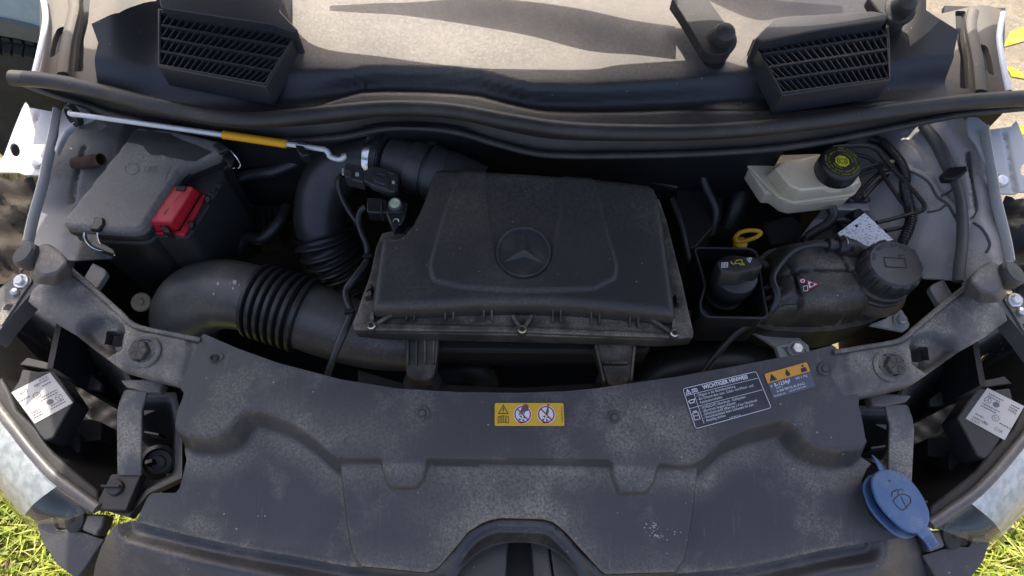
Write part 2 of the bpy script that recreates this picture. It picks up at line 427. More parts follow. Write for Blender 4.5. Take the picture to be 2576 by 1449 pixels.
M['pdark'] = plain('black print', (.02, .02, .022), .5, var=.05)
M['pgrey'] = plain('grey print', (.10, .10, .11), .5, var=.1)
M['pred'] = plain('red print', (.45, .018, .03), .5, var=.05)
M['pyel'] = dusty('yellow sticker foil', (.78, .45, .008), .42, .10, (.34, .29, .21), 22, .05, .5, lo=.48, hi=.68)
M['porange'] = dusty('orange sticker foil', (.78, .34, .03), .42, .10, (.34, .29, .21), 22, .05, .5, lo=.48, hi=.68)
M['pnavy'] = dusty('dark blue sticker foil', (.022, .026, .040), .42, .10, (.34, .29, .21), 22, .05, .5, lo=.48, hi=.68)
M['pblue'] = dusty('grey blue sticker foil', (.085, .100, .14), .42, .10, (.34, .29, .21), 22, .05, .5, lo=.48, hi=.68)
M['pcap'] = plain('olive yellow print', (.62, .58, .03), .5, var=.05)
M['pgreen'] = plain('pale green sticker foil', (.46, .60, .38), .5, var=.3)
M['tyre'] = dusty('tyre rubber', (.018, .019, .02), .7, .15, (.2, .18, .15), 10, .4, 0, up=False)
M['blue_paint'] = plain('pale blue car paint', (.30, .43, .50), .25, 0, .6, var=.05)
M['arch'] = dusty('grey arch plastic', (.10, .12, .13), .6, .3, (.3, .27, .22), 14, .2, 0, up=False)
M['edge'] = plain('white van paint', (.78, .80, .84), .3, var=.04)
M['reflector'] = plain('silver headlamp bezel', (.62, .63, .64), .34, .25, var=.2, bump=.4)
M['cable'] = dusty('grey cable sheath', (.06, .062, .068), .5, .2, (.25, .22, .18), 20, .2, .2, up=False)
# spattered tag: black flecks on white
def speckled():
    m, t, b = node_mat('black spattered white plate'); L = t.links.new
    tc = N(t, 'ShaderNodeTexCoord').outputs['Object']
    mp = N(t, 'ShaderNodeMapping'); mp.inputs['Rotation'].default_value = (0, 0, .7); mp.inputs['Scale'].default_value = (1, 2.2, 1); L(tc, mp.inputs[0])
    n = N(t, 'ShaderNodeTexNoise', _Scale=210.0, _Detail=2.0, _Roughness=.6); L(mp.outputs[0], n.inputs[0])
    L(mixc(t, ramp(t, n.outputs[0], .575, .63), (.78, .80, .85), (.07, .075, .10)), b.inputs['Base Color']); b.inputs['Roughness'].default_value = .45
    return m
M['speck'] = speckled()
def glassy():
    m, t, b = node_mat('clear headlamp lens'); L = t.links.new
    tr_ = N(t, 'ShaderNodeBsdfTransparent'); tr_.inputs[0].default_value = (.93, .94, .92, 1)
    g = N(t, 'ShaderNodeBsdfGlossy'); g.inputs['Roughness'].default_value = .08
    fz_ = N(t, 'ShaderNodeLayerWeight')
    mx = N(t, 'ShaderNodeMixShader'); L(mth(t, 'ADD', mth(t, 'MULTIPLY', mth(t, 'POWER', fz_.outputs['Facing'], 4.0), .7), .035), mx.inputs[0]); L(tr_.outputs[0], mx.inputs[1]); L(g.outputs[0], mx.inputs[2])
    L(mx.outputs[0], t.nodes['Material Output'].inputs[0]); t.nodes.remove(b)
    return m
M['lens'] = glassy()
def grassmat():
    m, t, b = node_mat('grass blades'); L = t.links.new
    a = N(t, 'ShaderNodeAttribute', attribute_name='tint')
    c = mixc(t, ramp(t, a.outputs['Fac'], 0, .75), (.11, .17, .012), (.30, .34, .030)); c = mixc(t, ramp(t, a.outputs['Fac'], .72, 1.0), c, (.50, .42, .16))
    L(c, b.inputs['Base Color']); b.inputs['Roughness'].default_value = .6
    return m
M['grass'] = grassmat()
def soil(name, c1, c2, c3, sc=30):
    m, t, b = node_mat(name); L = t.links.new; tc = N(t, 'ShaderNodeTexCoord').outputs['Object']
    n = N(t, 'ShaderNodeTexNoise', _Scale=sc, _Detail=10.0, _Roughness=.7); L(tc, n.inputs[0])
    n2 = N(t, 'ShaderNodeTexNoise', _Scale=sc*.12, _Detail=5.0); L(tc, n2.inputs[0])
    c = mixc(t, ramp(t, n.outputs[0], .35, .65), c1, c2); c = mixc(t, ramp(t, n2.outputs[0], .45, .7), c, c3)
    L(c, b.inputs['Base Color']); b.inputs['Roughness'].default_value = .9
    bp = N(t, 'ShaderNodeBump', _Strength=.8, _Distance=.01); L(n.outputs[0], bp.inputs['Height']); L(bp.outputs[0], b.inputs['Normal'])
    return m
M['soil'] = soil('dry soil', (.16, .115, .06), (.30, .23, .13), (.10, .10, .04))
M['paving'] = soil('sandy paving', (.17, .142, .10), (.26, .222, .165), (.19, .162, .12), 45)
M['yline'] = soil('worn yellow paint', (.44, .34, .015), (.50, .40, .02), (.34, .28, .08), 60)
# ================================================================== setting: ground, paving, grass
def quadsheet(name, x0, x1, y0, y1, z, mat, n=1):
    o = mk(name, [(x0, y0, z), (x1, y0, z), (x1, y1, z), (x0, y1, z)], [(0, 1, 2, 3)], mat, smooth=0); o['kind'] = 'structure'; return o
quadsheet('ground', -40, 40, -40, 40, 0, M['soil'])
quadsheet('paving', .98, 40, 1.05, 40, .012, M['paving'])
for q in (((2541, 80), (2590, 60), (2590, 100), (2524, 118)), ((2530, 165), (2560, 175), (2590, 200), (2545, 192)), ((2555, 320), (2590, 310), (2590, 330), (2560, 345))):
    a = [P(x, y, .016) for x, y in q]
    o = mk('road_marking', a, [(0, 1, 2, 3)], M['yline'], smooth=0); o['kind'] = 'structure'
def grass():
    rng = np.random.default_rng(3); vs = []; fs = []; tint = []
    for x0, x1, y0, y1, n in ((-2.0, -.72, -.25, .62, 15000), (.74, 2.0, -.25, .62, 13000), (-2.3, -1.0, .5, 1.7, 3000), (-.8, .8, -.45, -.0, 1500)):
        for _ in range(n):
            x, y = rng.uniform(x0, x1), rng.uniform(y0, y1)
            cl = math.sin(x*11+1)*math.sin(y*13)+rng.normal()*.5
            if cl < -.55 and rng.random() < .75: continue
            h = rng.uniform(.02, .085)*(1+.25*cl); a = rng.uniform(0, 6.283); l = rng.uniform(.3, 1.3)*h; wd = rng.uniform(.0018, .0045)
            dx, dy = math.cos(a), math.sin(a); px, py = -dy*wd, dx*wd; k = len(vs)
            vs += [(x-px, y-py, 0), (x+px, y+py, 0), (x+dx*l*.4+px*.8, y+dy*l*.4+py*.8, h*.7), (x+dx*l*.4-px*.8, y+dy*l*.4-py*.8, h*.7), (x+dx*l, y+dy*l, h*.95)]
            fs += [(k, k+1, k+2, k+3), (k+3, k+2, k+4)]; tv = np.clip(rng.normal(.42, .24), 0, 1); tv = tv if rng.random() > .16 else rng.uniform(.8, 1); tint += [tv]*5
    me = bpy.data.meshes.new('grass'); me.from_pydata(vs, [], fs); a = me.attributes.new('tint', 'FLOAT', 'POINT'); a.data.foreach_set('value', np.array(tint, np.float32))
    o = link('grass', me, M['grass'], kind='stuff'); o['label'] = 'short green and dry grass growing around the front of the van'; o['category'] = 'grass'
grass()
# ================================================================== neighbouring car (front wheel and wing)
nc = thing('parked_car', 'pale blue parked car with black tyre beside the van', 'car', (-1.6, 1.77, 0))
tc_ = Vector((-1.40, 1.47, .335))
def tyre():
    prof = [(.20, -.105), (.26, -.112), (.30, -.108), (.322, -.09), (.334, -.06), (.337, 0), (.334, .06), (.322, .09), (.29, .108), (.20, .105)]
    o = lathe('tyre', tc_, (0, 1, 0), prof, M['tyre'], nc, seg=72)
    for k in range(72):
        a = 2*math.pi*k/72; n_ = Vector((math.cos(a), 0, math.sin(a))); ta = Vector((-math.sin(a), 0, math.cos(a)))
        if n_.z < -.3: continue
        for y0, y1, r0_ in ((-.108, -.085, .322), (-.080, -.030, .334), (-.024, .024, .337)):
            b = [tc_+n_*(r0_+h-(.012 if y == -.108 else 0))+Vector((0, y, 0))+ta*(.0105*q) for h in (-.006, .006) for y, q in ((y0, -1), (y1, -1.4), (y1, .6), (y0, 1))]
            mk('tread_block', b, [(0, 1, 2, 3), (7, 6, 5, 4), (0, 4, 5, 1), (1, 5, 6, 2), (2, 6, 7, 3), (3, 7, 4, 0)], M['tyre'], o, smooth=0)
tyre()
lathe('wheel', tc_, (0, 1, 0), [(.02, -.07), (.19, -.08), (.2, -.1), (.2, .1), (.02, .09)], M['alu'], nc, seg=40)
def arch_side():
    n = 28; yp = 1.355; an = [math.pi*(-.06+k/n*1.12) for k in range(n+1)]
    ring = lambda r_, dy, rz=None: [Vector((tc_.x+math.cos(a)*r_, yp+dy, tc_.z+math.sin(a)*(rz or r_))) for a in an]
    loft('arch_trim', [ring(.40, .22), ring(.395, .0), ring(.40, -.012), ring(.455, -.014), ring(.46, 0)], M['arch'], nc, close=False, cap=(False, False))
    r2 = [Vector((tc_.x+math.cos(a)*1.3, yp+.03, min(.335+max(math.sin(a), -.1)*.95, .92))) for a in an]
    r3 = [Vector((p.x, yp+.16, p.z+.06 if p.z > .8 else p.z)) for p in r2]; r4 = [Vector((p.x, yp+.8, p.z+.02)) for p in r3]
    loft('wing_panel', [ring(.455, -.004), ring(.56, .0), r2, r3, r4], M['blue_paint'], nc, close=False, cap=(False, False))
arch_side()
# ================================================================== van body round the bay
van = thing('van_body', 'white van front end with its bonnet raised', 'van', (0, .8, 0))
# undertray, bulkhead, sides: the dark inside of the bay
o = slab('undertray', [(-.74, .02, .44), (.74, .02, .44), (.80, .9, .44), (-.80, .9, .44)], 0, .02, M['deep'], van, bev=0, world=True)
def wall(name, a, b, z0, z1, mat, parent=van, th=.01):
    a, b = Vector(a), Vector(b); d = (b-a).normalized(); n = Vector((-d.y, d.x))*th
    p = [Vector((q.x, q.y, z)) for z in (z0, z1) for q in (a, b, b+n, a+n)]
    return mk(name, p, [(0, 1, 2, 3), (7, 6, 5, 4), (0, 4, 5, 1), (1, 5, 6, 2), (2, 6, 7, 3), (3, 7, 4, 0)], mat, parent, smooth=0)
wall('bulkhead', (.47, .79), (-.655, .79), .44, 1.075, M['deep'])
wall('rear_light_block', (.86, .99), (-.86, .99), .44, 1.06, M['deep'])  # unseen wall added under the cowl to stop light leaking in from behind
wall('sun_block_wall', (-.60, .895), (-.90, .895), .44, 1.035, M['deep'])  # added unseen wall: keeps sun from leaking past the gutter into the bay
wall('sun_block_wall', (.90, .895), (.44, .895), .44, 1.035, M['deep'])  # the same added sun blocker on the right
wall('side_member', (-.84, .9), (-.775, .38), .44, .93, M['deep'])
wall('side_member', (.775, .38), (.84, .9), .44, .93, M['deep'])
wall('radiator', (-.60, .20), (.60, .20), .44, .80, M['deep'], th=.04)
# ---- cowl
crease = [W(v, 1.10) for v in [(200, 262), (420, 292), (600, 300), (760, 275), (858, 243)]+t10((150, 685), (330, 675), (650, 680), (850, 690), (1050, 710), (1250, 765), (1400, 800), (1550, 825), (1750, 832), (2100, 830), (2576, 815))+[(1900, 273), (2060, 268), (2250, 245), (2450, 210)]]
cxs = np.array([p.x for p in crease]); cys = np.array([p.y for p in crease])
lip2 = [W(v, 1.135) for v in [(240, 150), (700, 168), (858, 174)]+t10((500, 560), (890, 605), (1300, 622), (1900, 630), (2576, 590))+[(1830, 180), (1922, 168), (2400, 140)]]
lxs = np.array([p.x for p in lip2]); lys = np.array([p.y for p in lip2])
def HC(x, y):
    x = np.asarray(x, float); y = np.asarray(y, float)
    yc = np.interp(x, cxs, cys); yl = np.interp(x, lxs, lys)
    u = (y-yc)/np.maximum(yl-yc, .02)
    b = np.where(y > yc, .05*np.minimum(y, yl)-.05*yc+.034*ss(.30, .98, u)+.14*np.maximum(y-yl, 0), 0)
    f = ss(0, .016, yc-y)*.012-.10*np.maximum(yc-y-.016, 0)
    side = ss(.62, .70, np.abs(x))
    return 1.098+b+f*(1-side)+side*.30*np.maximum(y-yc-.03, 0)
seal_c = [(30, 196), (130, 205), (250, 230), (400, 268), (550, 296), (650, 302), (760, 292), (858, 281), (950, 273), (1050, 272), (1150, 280), (1280, 304), (1400, 323), (1520, 331), (1717, 333), (1900, 323), (2100, 300), (2300, 272), (2450, 255), (2620, 245)]
cowl = thing('windscreen_cowl', 'dark grey plastic cowl panel below the windscreen with two air grilles', 'cowl', (0, .86, 1.1))
out = [(247, 232), (247, 107), (230, 60), (300, 32), (395, 2), (395, -70), (2330, -70), (2330, 25), (2347, 37), (2411, 77), (2400, 133), (2387, 245)]+[q for q in reversed(seal_c) if 260 < q[0] < 2380]
lip2v = [(p.x, p.y) for p in lip2]
def cowl_dust(x, y):
    yl = np.interp(x, lxs, lys); return ss(-.01, .03, y-yl)*.80*(1-ss(.38, .50, np.abs(x)))+ss(.0, .012, np.interp(x, cxs, cys)-y)*.10
panel('panel', out, HC, M['cowl'], cowl, step=.006, skirt=.006, attr=cowl_dust)
def grille_block(op, outer, ridge, n_fin, lean, hG, zt):
    fr = slab('grille_frame', outer, hG, .045, M['grille'], cowl, bev=.002, holes=[op], r=0)
    c = [W(v, hG) for v in op]                     # tl tr br bl
    bil = lambda s, q: (c[0]*(1-s)+c[1]*s)*(1-q)+(c[3]*(1-s)+c[2]*s)*q
    slab('grille_well', op, lambda x, y: hG(x, y)-.036, .006, M['deep'], fr, bev=0)
    dz = Vector((0, 0, -.02))
    rows = 4
    barw = .019
    for r_ in range(1, rows):
        q = r_/rows
        b = [bil(0, q-barw), bil(1, q-barw), bil(1, q+barw), bil(0, q+barw)]; b = [p-Vector((0, 0, .0015)) for p in b]
        mk('bar', b+[p+dz for p in b], [(0, 1, 2, 3), (7, 6, 5, 4), (0, 4, 5, 1), (2, 6, 7, 3)], M['grille'], fr, smooth=0)
    for r_ in range(rows):
        for k in range(-1, n_fin+2):
            s0 = (k+.5)/n_fin-lean*.5; s1 = s0+lean; q0, q1 = r_/rows, (r_+1)/rows
            if s0 < 0 or s1 < 0 or s0 > 1 or s1 > 1: 
                s0c, s1c = min(max(s0, 0), 1), min(max(s1, 0), 1)
                if abs(s0c-s1c) < abs(lean)*.2: continue
                q0n = q0+(q1-q0)*(s0c-s0)/(s1-s0); q1 = q0+(q1-q0)*(s1c-s0)/(s1-s0); q0 = q0n; s0, s1 = s0c, s1c
            e = .0052
            b = [bil(s0-e, q0), bil(s0+e, q0), bil(s1+e, q1), bil(s1-e, q1)]; b = [p-Vector((0, 0, .003)) for p in b]
            mk('fin', b+[p+dz for p in b], [(0, 1, 2, 3), (0, 4, 7, 3), (1, 5, 6, 2)], M['grille'], fr, smooth=0)
    rd = slab('grille_hood', ridge, lambda x, y: hG(x, y)+.016, .05, M['grille'], cowl, bev=.005, r=6, seg=3)
gl = t00((1212, 85), (2215, 255), (1995, 622), (1205, 478))
hGl = pl((550, 130), 1.168, 0, .12)
grille_block(gl, t00((1188, 60), (2246, 236), (2006, 655), (1188, 500)), t00((1150, -200), (2150, -200), (2140, 20), (2110, 80), (2250, 225), (2215, 240), (2050, 178), (1700, 130), (1215, 55)), 18, -.062, hGl, 1.17)
gr = t20((548, 312), (1535, 155), (1562, 578), (757, 690))
hGr = pl((2040, 150), 1.168, 0, .12)
grille_block(gr, t20((530, 290), (1560, 135), (1572, 600), (752, 722)), t20((545, 290), (690, 135), (780, 125), (1230, 95), (1440, 82), (1560, 110), (1535, 150), (1000, 232), (600, 312)), 18, .05, hGr, 1.17)
# ---- bonnet: its rear edge throws the shade line across the cowl
shade = [(150, -150), (420, -110), (640, -40), (730, 60), (800, 118), (950, 141), (1150, 167), (1300, 174), (1480, 175), (1560, 163), (1720, 152), (1800, 148), (1890, 172), (1980, 186), (2080, 176), (2237, 142), (2330, 85), (2400, 0), (2450, -90), (2560, -170)]
S = cr([W(v, HC) for v in shade], 4)
E = [p+TO_SUN*.165 for p in S]
e0, e1 = E[0], E[-1]
E = [Vector((-.875, e0.y+.01, e0.z))]+E+[Vector((.97, e1.y+.01, e1.z))]
rows_ = []
for k in range(21):
    s = k/20; rows_.append([Vector((p.x*(1+.045*float(ss(.10, .22, s))-(.09 if p.x < 0 else .17)*float(ss(.27, .42, s))-.08*float(ss(.5, 1, s))), .95*(s)+p.y*(1-s)-s*.62+.06*math.sin(math.pi*s)*0, 1.27*s+p.z*(1-s)+.86*s+.07*math.sin(math.pi*s)*(1-(p.x/.8)**2))) for p in E])
bn = loft('bonnet', rows_, M['edge'], van, close=False, cap=(False, False))
loft('bonnet_lining', [[p+Vector((0, -.026, -.016)) for p in r_[1:-1]] for r_ in rows_[1:-1]], M['matt'], van, close=False, cap=(False, False))
sm = bn.modifiers.new('thick', 'SOLIDIFY'); sm.thickness = .02
# ---- wipers
def wiper(v0, arm, blade_lo, blade_hi, label):
    w_ = thing('wiper_arm', label, 'wiper', W(v0, HC), 'windscreen wipers')
    slab('arm', arm, lambda x, y: HC(x, y)+.045, .022, M['matt'], w_, bev=.004, r=8, seg=3)
    c = W(v0, lambda x, y: HC(x, y)+.047)
    ax = (0, -.35, .94)
    lathe('washer', c-Vector((0, 0, .008)), ax, [(.0, 0), (.026, 0), (.026, .006), (.018, .009)], M['matt'], w_)
    lathe('cap', c, ax, [(.019, 0), (.019, .014), (.016, .022), (.008, .026), (0, .0265)], M['ctop'], w_)
    lathe('spindle', c-Vector((0, 0, .07)), (0, 0, 1), [(.02, 0), (.02, .06)], M['black'], w_)
    lo = cr([W(v, HC)+TO_SUN*.125 for v in blade_lo], 4); hi = cr([W(v, HC)+TO_SUN*.125 for v in blade_hi], 4)
    n = len(lo)
    loft('blade', [[p for p in lo], [p+Vector((0, 0, .006)) for p in hi], [p-Vector((0, 0, .006)) for p in hi], [p-Vector((0, 0, .006)) for p in lo], [p for p in lo]], M['black'], w_, close=False, cap=(False, False))
wiper((1815, 96), t20((-40, -20), (190, -10), (375, 245), (398, 320), (345, 400), (250, 415), (160, 380), (0, 110), (-90, -20)),
      [(830, 27), (940, 34), (1025, 40), (1200, 66), (1340, 92), (1480, 128), (1600, 138), (1700, 150)], [(830, 20), (940, 14), (1025, 12), (1150, 4), (1290, 6), (1450, 26), (1590, 56), (1700, 72)], 'wiper arm with round pivot cap standing between the lit cowl and the sunlit grille')
wiper((2267, 18), t20((1400, -40), (1700, -40), (1725, 40), (1715, 130), (1650, 175), (1570, 155), (1490, 100), (1425, 10)),
      [(1780, 0), (1900, 50), (1990, 40), (2120, 38)], [(1800, -40), (1900, -5), (1990, 10), (2120, 20)], 'wiper arm with round pivot cap at the outer corner of the sunlit grille')
# ---- weather seal
sealt = thing('weather_seal', 'long black rubber weather seal along the front edge of the cowl', 'seal', (0, .74, 1.05))
top = [W(v, 1.118) for v in seal_c]
tube('bulb', top, .0135, M['seal'], sealt, seg=14, n=5, flat=1.0)
lipv = t00((100, 600), (330, 690), (600, 780), (830, 860), (1020, 905), (1300, 960), (1600, 1010), (1900, 1050), (2200, 1065), (2576, 1035))+t10((240, 985), (420, 965), (650, 970), (900, 1005), (1150, 1080), (1450, 1155), (1700, 1175), (2100, 1175), (2576, 1165))+[(1900, 378), (2050, 360), (2200, 332), (2330, 305), (2440, 285), (2620, 268)]
lip = [W(v, 1.068) for v in lipv]
q1 = cr(top, 8); q2 = cr(lip, 8)
def rs(p, n):
    L = [0]
    for a, b in zip(p, p[1:]): L.append(L[-1]+(b-a).length)
    return [Vector([np.interp(L[-1]*k/(n-1), L, [q[i] for q in p]) for i in range(3)]) for k in range(n)]
q1 = rs(q1, 120); q2 = rs(q2, 120)
loft('channel', [[a+Vector((0, -.004, -.012)) for a in q1], [a*.45+b*.55+Vector((0, .012, -.004)) for a, b in zip(q1, q2)], [b+Vector((0, .008, 0)) for b in q2], [b+Vector((0, .008, -.02)) for b in q2]], M['seal'], sealt, close=False, cap=(False, False))
tube('lip', lip, .0062, M['seal'], sealt, seg=10, n=5)
# ---- body sheet metal left and right of the bay
def side_sheet():
    s = thing('fender_flange', 'white painted inner wing flange with slotted hole in the sun', 'body panel', (-.82, .7, .9))
    hb = lambda x, y: 1.035+.05*(x+.80)+.10*(y-.72)
    outl = zC((382, 80), (412, 110), (440, 165), (850, 240), (865, 300), (765, 640), (700, 1080), (640, 1185), (405, 1170), (290, 1140), (-60, 1135), (-60, 1040), (60, 880), (200, 500), (330, 180))
    hole = [tuple(zC((225+72*math.cos(a)+18*math.sin(a), 800+100*math.sin(a)))[0]) for a in [k*math.pi/10 for k in range(20)]]
    mid = [(p.x, p.y) for p in (W(v, hb) for v in zC((540, 240), (590, 250), (520, 420), (400, 1160), (320, 1150), (480, 500)))]
    def hf(x, y): return hb(x, y)-.009*ss(-.004, .006, sd(mid, x, y))
    panel('flange', outl, hf, M['white_body'], s, step=.005, holes=[hole], skirt=.004, base=hb)
    c = W(zC((594, 990))[0], hb)
    b = lathe('bolt', c-Vector((0, 0, .002)), (0, -.2, 1), [(.0, 0), (.0125, 0), (.0125, .004), (.009, .009), (0, .010)], M['zinc'], s, seg=24)
    tube('weld_flange', [W(v, lambda x, y: hb(x, y)+.012) for v in zC((865, 215), (850, 300), (790, 620), (740, 850), (690, 1080), (660, 1250), (610, 1440))+t01((265, 150), (235, 270), (212, 385))], .0055, M['white_body'], s, seg=8, flat=2.2)
    return s
fl = side_sheet()
mirror_thing(fl, 'white painted inner wing flange without sun beside the crumpled wing sheet')
def hwL(x, y): 
    x = np.asarray(x, float); y = np.asarray(y, float)
    return 1.02-1.0*np.maximum(x+.76, 0)*.9-.10*ss(.0, .05, x+.70)-.05+.002*np.sin(x*40+y*20)*np.sin(y*45)
wl = thing('inner_wing', 'grey inner wing sheet beside the fuse box with a rusty drain pipe', 'body panel', (-.72, .6, .8))
rib1 = [(p.x, p.y) for p in (W(v, 1.0) for v in zC((1120, 600), (1060, 850), (1000, 1150), (940, 1440)))]
def hwl2(x, y): return hwL(x, y)-.006*(1-ss(0, .006, edist(rib1, np.asarray(x, float), np.asarray(y, float), False)))
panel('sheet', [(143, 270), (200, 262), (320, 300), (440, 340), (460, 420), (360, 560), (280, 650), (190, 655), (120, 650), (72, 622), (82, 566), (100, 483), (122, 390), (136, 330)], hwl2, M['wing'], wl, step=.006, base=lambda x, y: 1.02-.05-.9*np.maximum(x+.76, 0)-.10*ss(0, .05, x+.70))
c0 = W(zC((1200, 1005))[0], hwL); 
lathe('drain_pipe', c0, (.95, -.1, .38), [(.013, -.01), (.0115, 0), (.0115, .056), (.0095, .056), (.0085, .03), (0, .03)], M['rustpin'], wl, seg=20)
o = slab('prop_bracket', zC((1010, 90), (1060, 60), (1180, 80), (1290, 150), (1390, 300), (1150, 390), (1000, 520), (900, 700), (840, 850), (800, 800), (860, 600), (890, 300), (930, 180)), 1.055, .012, M['white_body'], wl, bev=.003)
lathe('prop_pivot', W((187, 290), 1.066), (-.55, -.75, .35), [(.0, -.004), (.0195, -.004), (.0195, .006), (.015, .008), (.013, .003), (0, .003)], M['matt'], wl, seg=28)
loft('stone_tray', [[W(v, z) for v in fil(q, 12)] for q, z in ((zC((1160, 375), (1400, 350), (1640, 430), (1500, 510), (1150, 480)), 1.03), (zC((1170, 390), (1400, 370), (1600, 440), (1480, 520), (1160, 490)), 1.01))], M['wing'], wl, bev=.002)
def hwR(x, y):
    x = np.asarray(x, float); y = np.asarray(y, float)
    return 1.03-.75*np.maximum(.78-x, 0)-.09*ss(0, .06, .66-x)+.003*np.sin(x*60+y*17+1)*np.sin(y*43+x*15)
wr = thing('inner_wing', 'crumpled grey inner wing sheet behind the brake lines', 'body panel', (.72, .6, .8))
hwr0 = lambda x, y: 1.03-.75*np.maximum(.78-x, 0)-.09*ss(0, .06, .66-x)
rib2 = [(p.x, p.y) for p in (W(v, hwr0) for v in zH((560, 480), (590, 720), (630, 960), (600, 1040), (570, 1060)))]
rib3 = [(p.x, p.y) for p in (W(v, hwr0) for v in zH((0, 640), (90, 660), (210, 740), (280, 860), (370, 930), (440, 1040), (480, 1120)))]
rib4 = [(p.x, p.y) for p in (W(v, hwr0) for v in zH((30, 320), (150, 440), (210, 560), (200, 640), (100, 600)))]
def hwr2(x, y):
    x = np.asarray(x, float); y = np.asarray(y, float)
    return hwR(x, y)-.008*(1-ss(0, .006, edist(rib2, x, y, False)))+.006*ss(-.003, .003, np.where(edist(rib3, x, y, False) < .02, .02-edist(rib3, x, y, False), 0)-.012)-.006*(1-ss(0, .009, edist(rib4, x, y, False)))
panel('sheet', [(2030, 355), (2200, 322), (2420, 285), (2450, 340), (2485, 430), (2500, 520), (2530, 660), (2440, 705), (2330, 700), (2200, 690), (2100, 600), (2040, 470)], hwr2, M['wing_lit'], wr, step=.005, base=hwr0)
for rb in (zH((560, 480), (590, 720), (630, 960), (600, 1040), (570, 1060)), zH((0, 640), (90, 660), (210, 740), (280, 860), (370, 930), (440, 1040), (480, 1120)), zH((320, 865), (400, 820), (440, 780)), zH((370, 930), (300, 980), (200, 1000)), zH((600, 1090), (680, 1150), (740, 1270), (710, 1350))):
    tube('crease_line', [W(v, lambda x, y: float(hwr2(np.array([x]), np.array([y]))[0])+.0005) for v in rb], .0022, M['cable'], wr, seg=6, n=4)  # thin dark grey tubes drawn along the creases of the sheet
slab('blanking_plate', zH((535, 200), (545, 175), (635, 175), (720, 240), (800, 690), (740, 640), (620, 400), (560, 330)), lambda x, y: 1.045+.05*(x-.75), .006, M['white_body'], wr, bev=.002)
cb = [W(v, lambda x, y: hwR(x, y)+.012) for v in zH((160, 250), (280, 400), (380, 600), (440, 720), (490, 900), (505, 1100), (500, 1300), (480, 1460), (470, 1600))]
cbl = thing('bonnet_cable', 'thick grey cable clipped to the crumpled wing sheet', 'cable', cb[-1])
tube('sheath', cb, [.009, .011, .011, .0085, .0085, .009, .009, .009, .009], M['cable'], cbl, seg=12)
slab('clip', zH((330, 660), (385, 610), (540, 595), (555, 640), (450, 715), (350, 715)), lambda x, y: hwR(x, y)+.028, .014, M['black'], cbl, bev=.002)
# gutters behind the wing: left sunlit, right in the shade
def gutter():
    g = thing('wing_gutter', 'dusty wing gutter with a dark slot beside the grille, lit by the sun', 'body panel', (-.8, .95, 1.0))
    hg = lambda x, y: 1.092-.010*np.sin(np.asarray(x)*38)
    slot = fil(t00((600, -45), (682, -45), (665, 170), (632, 300), (628, 540), (558, 540), (578, 300), (612, 120)), 6)
    rec = fil(t00((430, 215), (480, 198), (512, 215), (495, 320), (440, 400), (372, 442), (400, 300)), 8)
    panel('sheet', t00((318, -60), (345, 120), (330, 260), (255, 560), (460, 575), (740, 640), (760, 330), (695, 175), (1175, 8), (1190, -60)), hg, M['gutter'], g, step=.006, holes=[slot, rec], skirt=.012)
    slab('slot_floor', t00((300, -80), (760, -80), (760, 640), (300, 640)), 1.062, .01, M['deep'], g, bev=0)
    tube('inner_rail', [W(v, 1.099) for v in t00((545, -50), (560, 60), (530, 200), (500, 330), (470, 560))], .010, M['gutter'], g, seg=10, flat=.6)
    tube('wing_edge', [W(v, 1.115) for v in t00((320, -40), (345, 120), (325, 280), (262, 550))], .005, M['edge'], g, seg=10)
    return g
gl_ = gutter(); mirror_thing(gl_, 'dusty wing gutter with a dark slot beside the grille, in shade')
lr = thing('wheel_arch_liner', 'dirty brown wheel arch liner by the sunlit flange', 'liner', (-.9, .5, .6))
panel('liner', [(-60, 450), (80, 445), (95, 500), (75, 610), (60, 700), (-60, 760)], lambda x, y: .80-.5*(np.asarray(x)+.85)+.02*np.sin(np.asarray(x)*60)*np.cos(np.asarray(y)*74)+.012*np.abs(np.sin(np.asarray(x)*95+np.asarray(y)*130)), M['rust'], lr, step=.01)
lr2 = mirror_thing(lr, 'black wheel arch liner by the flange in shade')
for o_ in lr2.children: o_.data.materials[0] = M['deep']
# ================================================================== slam panel (front cross member) and radiator cover
HS = pl((1306, 1060), .97, 0, .18)
HSn = lambda x, y: HS(np.asarray(x, float), np.asarray(y, float))
def rev(vs, ha, hb):
    return [V2(Vector((p.x, p.y, hb(p.x, p.y)))) for p in (W(v, ha) for v in vs)]
slam = thing('slam_panel_arm', 'dusty grey slam panel arm holding a bumper stop, on the sunny headlamp side', 'panel', (-.6, .4, .8), 'slam panel arms')
arm_o = t01((500, 560), (660, 690), (900, 905), (980, 985), (1080, 1030), (1300, 1075), (1520, 1120), (1560, 1300), (1440, 1470), (1340, 1449), (1180, 1410), (900, 1330), (700, 1180), (550, 1062), (380, 960), (200, 820), (230, 740), (330, 640), (370, 590))
sq = t01((830, 1068), (936, 1068), (918, 1168), (812, 1170))
dome = [(p.x, p.y) for p in (W(v, HS) for v in t01((560, 1060), (600, 980), (700, 920), (800, 905), (900, 950), (935, 1020), (925, 1180), (800, 1250), (700, 1180)))]
dome2 = [(p.x, p.y) for p in (W(v, HS) for v in t01((760, 1120), (790, 1030), (850, 985), (925, 975), (945, 1050), (930, 1180), (820, 1240)))]
seat = [(p.x, p.y) for p in (W(v, HS) for v in t01((940, 1080), (1000, 1040), (1400, 1100), (1440, 1180), (1380, 1420), (1180, 1400), (900, 1320), (920, 1200)))]
aedge = [(p.x, p.y) for p in (W(v, HS) for v in arm_o)]
